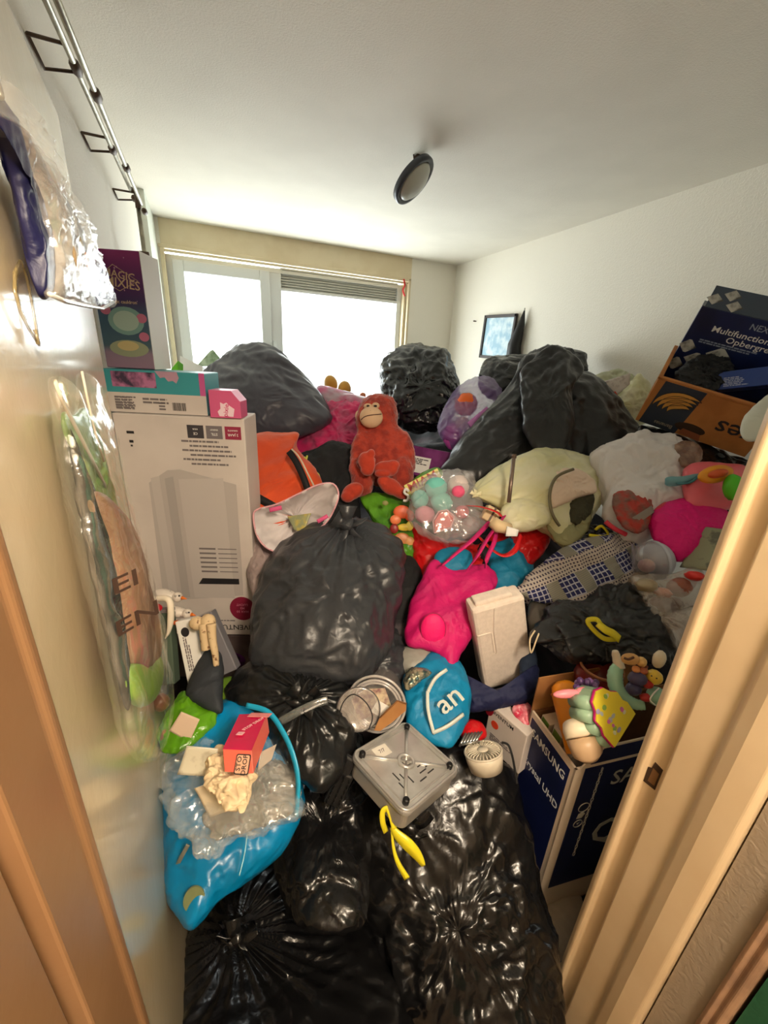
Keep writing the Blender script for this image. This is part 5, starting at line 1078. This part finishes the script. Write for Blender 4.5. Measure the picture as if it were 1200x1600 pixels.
# toys: orange tub, pink handle, purple beads, flower-cloud case, bottle, figurine group
to = thing('toy_tub', 'orange plastic toy tub standing in the television carton', 'toy', P(900, 1130, 1.12))
OM = CF(893, 1118, 1.12, 0, -35)
mk('tub_body', lathe(OM @ Matrix.Rotation(-math.pi / 2, 4, 'X') , [(0, -.09), (.036, -.09), (.040, .05), (.036, .075), (.02, .088), (0, .09)], 28), mat('orange_plastic', (236, 146, 32), .3), to)
mk('rim', tube([OM @ Matrix.Rotation(-math.pi / 2, 4, 'X') @ Vector((x, y, .055)) for x, y in oval(0, 0, .040, .040, 28)], .003, 6, True), flat((216, 120, 20), .3), to)
mk('toy_comb', join(ball(CF(886, 1084, 1.02, 5), .036, .011, .01, 18), ball(CF(910, 1078, 1.02, 10), .018, .007, .008, 14)), flat((240, 140, 150), .35), label='pink plastic comb handle across the orange tub', cat='toy')
pbd = thing('bead_cluster', 'cluster of purple beads behind the flower-print toy case', 'beads', P(915, 1080, 1.05))
rnd = random.Random(8)
for i in range(14): mk('bead', ball(CF(915 + rnd.uniform(-16, 16), 1071 + rnd.uniform(-8, 9), 1.05 + rnd.uniform(-.02, .02)), .009, .009, .009, 10), flat(((120, 90, 140), (150, 110, 170), (90, 60, 110))[i % 3], .3), pbd)
cs = thing('toy_case', 'mint green scalloped toy case with yellow floral front in the television carton', 'toy', P(930, 1160, 1.0))
mint = mat('mint_plastic', (150, 180, 150), .35); CSM = CF(948, 1120, .99, -42, -18, 20)
cloud = [(-.075, -.03), (-.07, .005), (-.055, .018), (-.045, .034), (-.022, .036), (-.005, .048), (.02, .042), (.038, .044), (.055, .030), (.072, .025), (.078, -.03)]
cloud = [(-.052, -.056), (-.055, -.02), (-.048, -.004), (-.050, .018), (-.034, .030), (-.026, .050), (0, .060), (.022, .050), (.032, .030), (.048, .014), (.046, -.008), (.054, -.022), (.052, -.056)]
q0, q1, q2 = P(956, 1165, .955), P(989, 1112, 1.0), P(925, 1080, .975)
CS2 = frame((q0 + q1) / 2, q1 - q0, q2 - (q0 + q1) / 2)
CS2 = CS2 @ Matrix.Translation((0, (q2 - (q0 + q1) / 2).length * .44, 0))
mk('case_body', prism(CS2 @ Matrix.Translation((0, 0, -.065)), cloud, 0, .06), mint, cs, smooth=False, bevel=.006)
mk('pink_edge', prism(CS2 @ Matrix.Translation((0, 0, -.005)), [(x * 1.04, y * 1.05) for x, y in cloud], 0, .007), flat((190, 20, 110), .4), cs, smooth=False, bevel=.002)
mk('front_panel', prism(CS2 @ Matrix.Translation((0, 0, .002)), cloud, 0, .003), mat('yellow_panel', (240, 220, 60), .4), cs, smooth=False)
for i in range(14):
    mk('printed_flower', prism(CS2 @ Matrix.Translation((0, 0, .005)), oval(rnd.uniform(-.036, .036), rnd.uniform(-.042, .036), rnd.uniform(.004, .009), rnd.uniform(.003, .007), 10), 0, .0006 + i * .00006), flat(((220, 120, 190), (190, 200, 210), (226, 226, 190), (150, 190, 90), (180, 170, 210))[i % 5], .4), cs, smooth=False)
for k, (x, y) in enumerate(((-.05, -.04), (-.05, -.008), (-.044, .022), (-.026, .044))): mk('scallop', tube([CS2 @ Vector((x, y, -.008)), CS2 @ Vector((x, y, -.064))], .017, 14), mint, cs)
bo = thing('bottle', 'squat white-capped bottle lying in the front corner of the television carton', 'bottle', P(905, 1180, 1.02))
BO = CF(910, 1163, 1.01, 14, 55)
mk('bottle_cap', lathe(BO, [(.034, .0), (.034, .032), (.03, .036), (0, .036)], 30) if False else tube([P(903, 1133, 1.02), P(905, 1141, 1.01), P(909, 1152, 1.0)], [.036, .039, .039], 28), flat((232, 218, 190), .35), bo)
mk('bottle_body', tube([P(909, 1152, 1.002), P(913, 1163, .995), P(918, 1176, .99), P(921, 1182, .99)], [.038, .038, .036, .024], 28), flat((196, 164, 128), .4), bo)
fgs = thing('figurine_group', 'ceramic crib-like figurine group in a mint green boat shape with cream ears', 'figurine', P(1000, 1110, 1.02))
mint2 = mat('mint_glaze', (160, 206, 176), .25)
mk('green_arm', tube(pline([(966, 1040, 1.06), (961, 1055, 1.05), (963, 1074, 1.04), (974, 1090, 1.03), (992, 1100, 1.02), (1008, 1102, 1.01)], 1), [.010 + .008 * math.sin(math.pi * (i / 30) ** .6) + .0012 * (i % 2) for i in range(31)], 14), mint2, fgs)
mk('white_leg', tube(pline([(961, 1017, 1.06), (964, 1030, 1.06), (970, 1046, 1.05)], 1), [.007, .008, .009, .010, .010, .010, .011, .012, .012, .012, .012, .012, .011], 12), flat((226, 212, 186), .3), fgs)
for nm, x, y, rx, ry, c_ in (('figure_body', 985, 1030, .022, .014, (206, 158, 96)), ('figure_head', 1002, 1034, .012, .012, (222, 180, 110)), ('figure_body', 996, 1060, .022, .018, (70, 62, 96)), ('figure_body', 990, 1076, .018, .016, (60, 56, 92)), ('figure_head', 1004, 1048, .012, .011, (176, 96, 60)), ('figure_head', 1022, 1058, .018, .018, (232, 196, 70)), ('figure_body', 1012, 1068, .013, .012, (176, 40, 34)), ('figure_head', 994, 1046, .009, .009, (222, 150, 90)), ('hat', 1006, 1042, .010, .006, (120, 60, 36)), ('cream_ear', 1030, 1030, .014, .022, (222, 206, 176)), ('figure_body', 1010, 1090, .016, .010, (186, 50, 46)), ('mint_pot', 1026, 1088, .022, .022, (150, 200, 176))):
    mk(nm, ball(CF(x, y, 1.0, -20 if nm == 'cream_ear' else 0), rx, ry, min(rx, ry), 16, .08, 4, x), flat(c_, .3), fgs)
for x, y in ((1018, 1056), (1026, 1060)): mk('eye', ball(CF(x, y, .972), .0018, .0018, .002, 8), ink, fgs)
mk('brown_hat', tube(pline([(975, 1028, .975), (982, 1030, .972), (990, 1027, .975)], 1), .003), flat((90, 56, 36)), fgs)
mk('cord', tube(pline([(1030, 1075, .965), (1020, 1085, .965), (1016, 1094, .965), (1024, 1102, .965)], 1), .0018), white, fgs)
po = thing('dark_pot', 'dark red-brown glazed pot at the back of the television carton', 'pot', P(930, 1060, 1.2))
PMt = UF(P(930, 1075, 1.2))
mk('pot_body', lathe(PMt, [(0, -.02), (.05, -.02), (.066, .03), (.06, .07), (.052, .078), (.048, .07), (.054, .03), (.0, .0)], 32), mat('maroon_glaze', (110, 30, 22), .3), po); mk('rim', tube([PMt @ Vector((x, y, .078)) for x, y in oval(0, 0, .056, .056, 32)], .004, 8, True), flat((150, 96, 60), .3), po)

# bits at the lower right by the door frame
bagk('grey white bag down in the corner between television carton and door frame', [(835, 1420), (860, 1400), (900, 1395), (910, 1440), (880, 1500), (850, 1500)], 1.25, .06, mat('dim_white_film', (176, 160, 140), .5), seed=121, name='plastic_bag', cat='plastic bag', amp=.01)
bagk('blue plastic scraps at the foot of the door frame', [(858, 1480), (872, 1466), (888, 1470), (880, 1510), (862, 1530)], 1.2, .03, mat('blue_film', (24, 90, 140), .35), seed=122, name='plastic_scrap', cat='plastic', amp=.01)

# ------------------------------------------------------------------ left front: big blue shopping bag and what lies on it
sb_ = thing('shopping_bag', 'big cyan blue shopping bag full of plastic next to the open door', 'shopping bag', P(360, 1440, 1.0))
cyb = mat('cyan_film', (0, 132, 190), .3, c2=(0, 92, 130), ns=3, bump=.4, bs=26, ridge=.5, rs=5, lo=.35, hi=.65)
blob('bag_body', cyb, [(262, 1180), (290, 1140), (335, 1112), (350, 1100), (400, 1100), (432, 1128), (455, 1170), (466, 1220), (466, 1265), (440, 1320), (400, 1360), (350, 1395), (318, 1428), (296, 1443), (278, 1420), (262, 1370), (256, 1290)], 1.0, .12, gy=-.001, parent=sb_, seed=131, amp=.018, scale=5, N=200, K=44)
mk('rim', ribbon(pline([(385, 1102, 1.0), (418, 1112, .98), (440, 1140, .95), (458, 1180, .92), (466, 1225, .90), (462, 1275, .89)], 1), .012, .003, Vector((-.6, -.3, .6))), mat('cyan_edge', (30, 156, 196), .35), sb_)
mk('printed_disc', prism(CF(304, 1404, .80, 0, -6, 12), oval(0, 0, .020, .024, 20), 0, .004), flat((110, 118, 80)), sb_, smooth=False)
mk('seam', tube(pline([(386, 1305, .835), (382, 1335, .81), (374, 1368, .795)], 1), .0012), flat((150, 200, 214)), sb_)
mk('printed_stroke', ribbon(pline([(274, 1358, .85), (284, 1338, .835), (294, 1320, .83)], 1), .008, .002), flat((120, 120, 108)), sb_)
cl2 = thing('clear_bag', 'crumpled clear plastic bag spread over the mouth of the blue shopping bag', 'plastic bag', P(340, 1330, .93))
blob('film', film('clear_crumple', (226, 230, 226), .2, .1, 1.0, 30), [(252, 1190), (275, 1170), (310, 1160), (350, 1170), (400, 1160), (440, 1190), (462, 1250), (462, 1275), (420, 1290), (370, 1308), (330, 1326), (308, 1336), (292, 1310), (272, 1260), (256, 1225)], .93, .06, parent=cl2, seed=132, amp=.03, scale=12, sharp=.7, N=220, K=50)
blob('bunched_film', mat('grey_film_opaque', (150, 142, 132), .25, bump=.8, bs=30, c2=(110, 112, 106), ns=10, ridge=.8, rs=12), [(380, 1230), (410, 1195), (440, 1195), (458, 1235), (450, 1262), (400, 1285), (340, 1300), (330, 1270)], .93, .05, parent=cl2, seed=133, amp=.025, scale=12, sharp=.8)
for nm, lb, q, m_ in (('paper_sheet', 'printed white receipt sheet on the clear bag, left of the pink box', [(291, 1166), (340, 1171), (334, 1214), (277, 1210)], mat('receipt', (206, 200, 178), .7, c2=(180, 172, 150), ns=30, lo=.5)),
                      ('paper_sheet', 'blank cream paper lying under the crumpled tissue', [(304, 1232), (332, 1222), (374, 1262), (328, 1277)], flat((206, 190, 160), .7)),
                      ('paper_sheet', 'folded white paper wedge standing right of the pink box', [(402, 1206), (408, 1176), (432, 1163), (424, 1188)], flat((180, 170, 156), .7))):
    r_ = thing(nm, lb, 'paper', P(q[0][0], q[3][1], .84))
    mk('sheet', sheet(*[P(x, y, .845) for x, y in q], amp=.003, scale=20), m_, r_, solid=.0012); mk('fold', tube([P(q[0][0], q[0][1], .843), P(q[1][0], q[1][1], .843)], .0007, 5), white, r_)
tp = thing('tissue', 'crumpled cream tissue paper hanging out of the pink box', 'tissue', P(360, 1265, .80))
tis = mat('tissue_paper', (226, 204, 166), .9, bump=.5, bs=40, ridge=1.0, rs=22)
blob('paper', tis, [(332, 1190), (342, 1172), (352, 1175), (352, 1200), (372, 1205), (392, 1212), (388, 1228), (378, 1242), (360, 1254), (345, 1245), (332, 1225)], .825, .025, parent=tp, seed=135, amp=.024, scale=20, sharp=.6)
blob('paper_tail', tis, [(368, 1210), (380, 1206), (392, 1210), (392, 1240), (384, 1262), (374, 1266), (370, 1245)], .80, .012, parent=tp, seed=136, amp=.008, scale=20)
a, b, c = P(348, 1170, .80), P(396, 1172, .785), P(349, 1204, .785)
XM, XW, XH = boxframe(a, b, c)
# front end of the carton faces the viewer; the body runs back and up
bk = P(384, 1114, .93) - (a + b) / 2
xb = thing('pink_box', 'hot pink and salmon tissue carton lying on the blue shopping bag', 'box', XM)
a2, b2, c2_ = P(376, 1117, .95), P(418, 1114, .93), c
f0, f1, f2, f3 = P(348, 1170, .80), P(393, 1172, .79), P(396, 1209, .77), P(351, 1206, .78)
k0, k1 = P(374, 1116, .96), P(417, 1115, .95); dn = (f3 - f0); k2, k3 = k1 + dn, k0 + dn
mk('top_face', ([f0, f1, k1, k0, f0 + dn * .02, f1 + dn * .02, k1 + dn * .02, k0 + dn * .02], BF), mat('hot_pink_print', (222, 20, 84), .25, c2=(206, 24, 80), ns=8), xb, smooth=False)
mk('box_body', ([f3, f2, k2, k3, f0 + dn * .02, f1 + dn * .02, k1 + dn * .02, k0 + dn * .02], BF), mat('salmon_print', (232, 104, 84), .4), xb, smooth=False, bevel=.001)
FE = frame((f0 + f1 + f2 + f3) / 4, f1 - f0, f0 - f3)
fez = FE.to_3x3() @ Vector((0, 0, 1)); FE.translation += fez * .001
fl_ = mat('label_pale', (222, 170, 140), .5)
mk('printed_badge', prism(FE, rrect(-.004, .026, -.022, .012, .004), 0, .0008), ink, xb, smooth=False); mk('printed_badge', prism(FE, rrect(-.002, .024, -.020, .010, .003), .0006, .0012), fl_, xb, smooth=False)
lettering('DROP', FE @ Matrix.Translation((.016, -.006, .0012)) @ Matrix.Rotation(math.radians(90), 4, 'Z'), .013, ink, xb); lettering('STO', FE @ Matrix.Translation((.004, -.004, .0012)) @ Matrix.Rotation(math.radians(90), 4, 'Z'), .013, ink, xb)
TPm = frame((f0 + f1 + k0 + k1) / 4, f1 - f0, k0 - f0); tz = TPm.to_3x3() @ Vector((0, 0, 1)); TPm.translation += tz * .004
lt = flat((246, 180, 190), .3)
mk('printed_patch', box(TPm, -.006, .008, -.03, -.018, -.0005, .0008), lt, xb, smooth=False)
lettering('STOP DROP', TPm @ Matrix.Translation((.008, .02, .0005)) @ Matrix.Rotation(math.radians(75), 4, 'Z'), .012, lt, xb)
mk('printed_stripe', box(TPm, -.026, .026, .055, .075, -.0005, .0006), mat('pale_pink_gloss', (240, 150, 150), .15), xb, smooth=False)

# ------------------------------------------------------------------ left edge: shelf end, ceramic birds, books, giraffe, bags
sh = thing('white_bracket', 'curved white plastic bracket in front of the shelf at the left', 'bracket', P(262, 1000, 1.17))
mk('bracket', tube(pline([(230, 938, 1.17), (248, 935, 1.16), (264, 938, 1.15), (267, 960, 1.15), (264, 985, 1.155), (258, 998, 1.16)], 1), [.009] * 20 + [.009 - .0008 * i for i in range(11)], 10), flat((232, 220, 200), .35), sh); mk('red_knob', ball(CF(242, 950, 1.2), .022, .014, .014, 14), flat((190, 20, 40), .3), sh)
for x, y, lb, sc2 in ((262, 930, 'white ceramic bird figurine with speckled back on the shelf by the door', 1.0), (279, 956, 'white ceramic bird figurine with orange feet below the speckled one', .9)):
    r_ = thing('bird_figurine', lb, 'figurine', P(x, y + 12, 1.25))
    s = 1.25 / F
    mk('body', join(ball(CF(x - 4, y, 1.25, -12), 20 * s * sc2, 10 * s * sc2, .02, 18), ball(CF(x + 15 * sc2, y + 3, 1.245), 8 * s, 8 * s, .015, 14)), mat('speckled_white', (214, 204, 192), .35, c2=(150, 140, 134), ns=70, lo=.6, hi=.66), r_)
    mk('beak', tube([P(x + 22 * sc2, y + 4, 1.24), P(x + 30 * sc2, y + 6, 1.24)], [.006, .001], 8), flat((230, 120, 40)), r_); mk('eye', ball(CF(x + 18 * sc2, y + 1, 1.232), .003, .003, .003, 8), ink, r_)
    if y > 940: mk('foot', ball(CF(x, y + 17, 1.22), .02, .008, .01, 12), flat((220, 110, 60)), r_)
def slab(name, lb, cat, q, D0, th, m_, grp=None, back=.14):
    a, b, c = P(*q[0], D0), P(*q[1], D0), P(*q[2], D0); M, W_, H_ = boxframe(a, b, c)
    r_ = thing(name, lb, cat, M, grp); back = .035; mk('cover', box(M, 0, W_, 0, H_, -back, 0), m_, r_, M=M, smooth=False, bevel=.003); return r_, M, W_, H_
r_, M, W_, H_ = slab('bottle_crate', 'dark grey green glass storage jar behind the white bracket', 'jar', [(237, 960), (265, 958), (262, 1070)], 1.2, .1, mat('grey_green_glass', (84, 98, 84), .2), back=.1)
mk('lid', box(M, 0, W_, H_, H_ + .012, -.035, 0), inkg, r_, smooth=False, bevel=.003); mk('ridge', tube([M @ Vector((W_ * .5, 0, .002)), M @ Vector((W_ * .5, H_, .002))], .004), MATS['grey_green_glass'], r_)
r_, M, W_, H_ = slab('book_box', 'white and blue game box standing upright beside the heater carton', 'box', [(273, 972), (302, 966), (275, 1086)], 1.19, .05, white, back=.12)
textlines(on(M) @ Matrix.Translation((.03, .06, 0)) @ Matrix.Rotation(math.pi / 2, 4, 'Z'), 0, 0, .11, .018, 3, r_, seed=4); mk('printed_ring', tube([on(M, .001) @ Vector((x, y, 0)) for x, y in oval(.027, .028, .016, .018, 24)], .001, 5, True), inkg, r_)
mk('printed_photo', prism(on(M), oval(.024, H_ - .035, .012, .014, 18), 0, .001), ink, r_, smooth=False)
r_, M, W_, H_ = slab('grey_box', 'grey box with a blue label next to the white game box', 'box', [(303, 967), (330, 955), (305, 1075)], 1.21, .05, mat('grey_box_print', (112, 110, 116), .5), back=.1)
mk('label', box(M, -.002, .022, H_ * .45, H_ * .99, 0, .0012), flat((24, 110, 176), .4), r_, smooth=False); mk('top_face', box(M, 0, W_, H_, H_ + .001, -.035, 0), mat('printed_top', (190, 180, 176), .5, c2=(90, 84, 84), ns=50), r_, smooth=False)
gi = thing('giraffe_toy', 'spotted cream giraffe legs hanging over the grey box', 'soft toy', P(330, 1040, 1.14))
gm = mat('giraffe_spots', (206, 180, 140), .7, c2=(120, 84, 56), ns=60, lo=.58, hi=.64)
mk('body', join(ball(CF(308, 974, 1.15), .022, .02, .018, 16), ball(CF(325, 972, 1.15), .022, .024, .018, 16)), gm, gi)
mk('leg', tube(pline([(318, 975), (320, 995), (322, 1015)], 1.14), .013, 10), gm, gi); mk('leg', tube(pline([(330, 975), (332, 1000), (336, 1020), (338, 1040)], 1.13), [.013 - .0003 * i for i in range(19)], 10), gm, gi)
bagk('dark slate cloth bag hanging under the giraffe toy', [(322, 1018), (335, 1015), (346, 1030), (346, 1080), (345, 1110), (320, 1105), (295, 1085), (305, 1050)], 1.15, .05, mat('slate_cloth', (44, 48, 54), .7, bump=.4, bs=50), seed=141, name='cloth_bag', cat='bag', amp=.012)
bagk('lime green packet slip behind the tied black bag at the left', [(344, 1064), (362, 1058), (368, 1072), (352, 1096), (343, 1090)], 1.2, .03, flat((96, 130, 36), .4), seed=142, name='packet', cat='packet', amp=.005)
gpk = thing('crisp_bag', 'glossy green snack bag with a white label left of the blue shopping bag', 'snack bag', P(290, 1160, 1.08))
blob('bag_body', mat('lime_foil', (96, 158, 24), .25, c2=(70, 126, 18), ns=6, bump=.5, bs=30), [(250, 1138), (268, 1105), (285, 1082), (305, 1092), (322, 1108), (336, 1112), (332, 1132), (312, 1152), (285, 1172), (262, 1172), (252, 1155)], 1.07, .05, parent=gpk, seed=143, amp=.014, scale=10)
mk('label', sheet(P(283, 1112, 1.01), P(312, 1124, 1.01), P(296, 1160, 1.0), P(264, 1142, 1.0), amp=.003), mat('label_paper', (206, 180, 156), .5), gpk, solid=.001)
mk('brown_corner', ball(CF(258, 1152, 1.02), .012, .02, .01, 12), flat((150, 84, 40)), gpk)
mk('brown_wrapper', ball(CF(252, 1098, 1.05), .018, .022, .02, 16, .15, 4), mat('brown_wrap', (110, 50, 30), .3), label='brown round wrapper between the soil bag and the green snack bag', cat='wrapper')

# ------------------------------------------------------------------ on the open door: clear garment bag above, potting-soil bag below
def dD(off):      # distance to a plane lying 'off' metres in front of the door's face
    nrm = DM.to_3x3() @ Vector((0, 0, 1)); nrm = nrm if nrm.x > 0 else -nrm
    def f(px, py):
        px = np.atleast_1d(px); py = np.atleast_1d(py)
        rr = np.stack([(px - 600) / F, (py - 800) / F, np.ones(len(px))], 1) @ R.T
        o = off(px, py) if callable(off) else off
        c0 = (hA + nrm * 1.0 * 0).dot(nrm)
        return (c0 + o) / (rr @ np.array(nrm))
    return f
dn_ = DM.to_3x3() @ Vector((0, 0, 1)); dn_ = dn_ if dn_.x > 0 else -dn_
def PD(x, y, off): return P(x, y, float(dD(off)(x, y)[0]))
hbag = thing('garment_bag', 'clear plastic bag of navy packed clothes hanging high on the open door', 'bag', PD(120, 470, .02))
blob('wrap', film('hanging_film', (226, 222, 214), .16, .08, .9, 30), [(-12, 130), (20, 190), (50, 235), (80, 290), (110, 330), (135, 375), (150, 430), (178, 470), (165, 482), (120, 472), (80, 462), (74, 400), (60, 330), (40, 260), (10, 200), (-15, 180)], dD(.03), .02, parent=hbag, nrm=dn_, seed=151, amp=.012, scale=14, sharp=.7, N=160, K=30)
nvy = mat('navy_fabric', (26, 26, 70), .4, bump=.6, bs=30)
blob('packed_cloth', nvy, [(-10, 150), (6, 180), (24, 240), (42, 290), (58, 340), (72, 385), (76, 455), (62, 458), (50, 400), (36, 340), (20, 270), (0, 210), (-12, 190)], dD(.022), .010, parent=hbag, nrm=dn_, seed=152, amp=.006, scale=14)
blob('packed_cloth', mat('silver_lining', (150, 140, 132), .25, c2=(206, 200, 190), ns=14, bump=.9, bs=30, streak=(1, 1, .3)), [(20, 190), (50, 240), (78, 290), (96, 340), (112, 400), (140, 462), (110, 468), (82, 455), (74, 390), (56, 320), (36, 255)], dD(.024), .010, parent=hbag, nrm=dn_, seed=153, amp=.008, scale=16, sharp=.7)
blob('printed_card', mat('navy_card', (44, 44, 70), .35, c2=(60, 60, 84), ns=12), [(82, 292), (100, 312), (122, 352), (140, 400), (154, 445), (150, 462), (132, 440), (112, 390), (92, 335)], dD(.03), .006, parent=hbag, nrm=dn_, seed=154, amp=.003, scale=12)
for x, y, c_ in ((118, 402, (196, 150, 60)), (136, 408, (206, 120, 60)), (128, 385, (150, 130, 90))):
    mk('printed_patch', ball(frame(PD(x, y, .04), Vector((0, 1, 0)), Vector((0, 0, 1))), .008, .012, .002, 12), flat(c_, .4), hbag)
mk('bottom_seam', tube([PD(x, y, .045) for x, y in ((78, 460), (100, 470), (130, 477), (160, 482), (178, 472))], .0022), flat((222, 220, 214), .15), hbag)
mk('hanger_hook', tube([PD(0, 150, .03), PD(-6, 120, .015), PD(-10, 100, .004)], .003), steel, hbag)
hk = thing('hook_reflection', 'yellowish clear plastic handle loop stuck flat on the glossy door', 'reflection', PD(55, 520, .004))
olv = film('amber_reflection', (170, 150, 100), .8, .15)  # reflection of a hook in the door gloss, modelled as an amber ribbon
mk('loop', ribbon([PD(x, y, .006) for x, y in ((33, 412), (24, 430), (24, 455), (32, 485), (44, 510), (60, 536), (55, 500), (50, 470), (44, 440), (38, 418), (32, 412))], .007, .002, dn_), olv, hk); mk('tip', ribbon([PD(x, y, .007) for x, y in ((55, 515), (60, 538))], .005, .003, dn_), olv, hk)
# potting soil bag
sg = thing('soil_bag', 'green and brown potting soil bag in clear film leaning on the open door', 'soil bag', PD(230, 1150, .03))
goff = lambda x, y: .014 + .022 * np.clip((y - 640) / 500, 0, 1)
blob('green_top', mat('green_plastic', (116, 146, 84), .3, c2=(92, 130, 50), ns=8, bump=.6, bs=30), [(97, 645), (115, 650), (136, 640), (150, 690), (165, 740), (180, 790), (188, 830), (166, 800), (148, 775), (122, 720), (102, 680)], dD(goff), .009, parent=sg, nrm=dn_, seed=161, amp=.006, scale=14)
blob('brown_panel', mat('brown_print', (146, 106, 74), .6, c2=(120, 84, 56), ns=5, bump=.3, bs=40), [(140, 770), (165, 790), (186, 815), (205, 880), (222, 940), (240, 1000), (244, 1030), (222, 1048), (200, 1040), (186, 980), (170, 900), (156, 840)], dD(lambda x, y: goff(x, y) + .004), .028, parent=sg, nrm=dn_, seed=162, amp=.005, scale=9)
blob('lime_base', mat('lime_print', (110, 148, 34), .4), [(198, 1040), (220, 1046), (244, 1024), (248, 1060), (240, 1085), (222, 1104), (204, 1090)], dD(lambda x, y: goff(x, y) + .005), .018, parent=sg, nrm=dn_, seed=163, amp=.003)
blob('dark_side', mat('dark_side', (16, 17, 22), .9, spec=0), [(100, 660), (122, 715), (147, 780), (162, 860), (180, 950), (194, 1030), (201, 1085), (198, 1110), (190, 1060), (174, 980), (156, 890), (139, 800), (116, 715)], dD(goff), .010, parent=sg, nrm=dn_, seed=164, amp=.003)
def dlet(s, x, y, size, roll): 
    c0 = PD(x, y, .066); M = frame(c0, Vector((.72, .69, 0)), Vector((0, 0, 1)))
    lettering(s, M @ Matrix.Rotation(math.radians(roll), 4, 'Z'), size, flat((60, 42, 34)), sg, sx=1.6)
dlet('EI', 196, 910, .024, 0); dlet('EN', 216, 966, .026, 0)
blob('wrap', film('soil_film', (222, 226, 206), .07, .1, .6, 25), [(84, 592), (100, 620), (120, 645), (128, 582), (140, 620), (160, 690), (185, 790), (212, 870), (236, 960), (255, 1010), (252, 1080), (268, 1110), (244, 1180), (210, 1180), (190, 1100), (160, 960), (130, 830), (100, 700)], dD(lambda x, y: goff(x, y) + .008), .028, parent=sg, nrm=dn_, seed=165, amp=.008, scale=9, sharp=.7, N=160, K=26)
mk('top_ear', ribbon([PD(x, y, .03) for x, y in ((86, 596), (97, 625), (112, 655), (140, 710), (165, 760))], .006, .002, dn_), flat((222, 210, 186), .3), sg); mk('top_ear', ribbon([PD(x, y, .035) for x, y in ((128, 580), (136, 620), (150, 680), (162, 720))], .005, .002, dn_), flat((222, 210, 186), .3), sg)
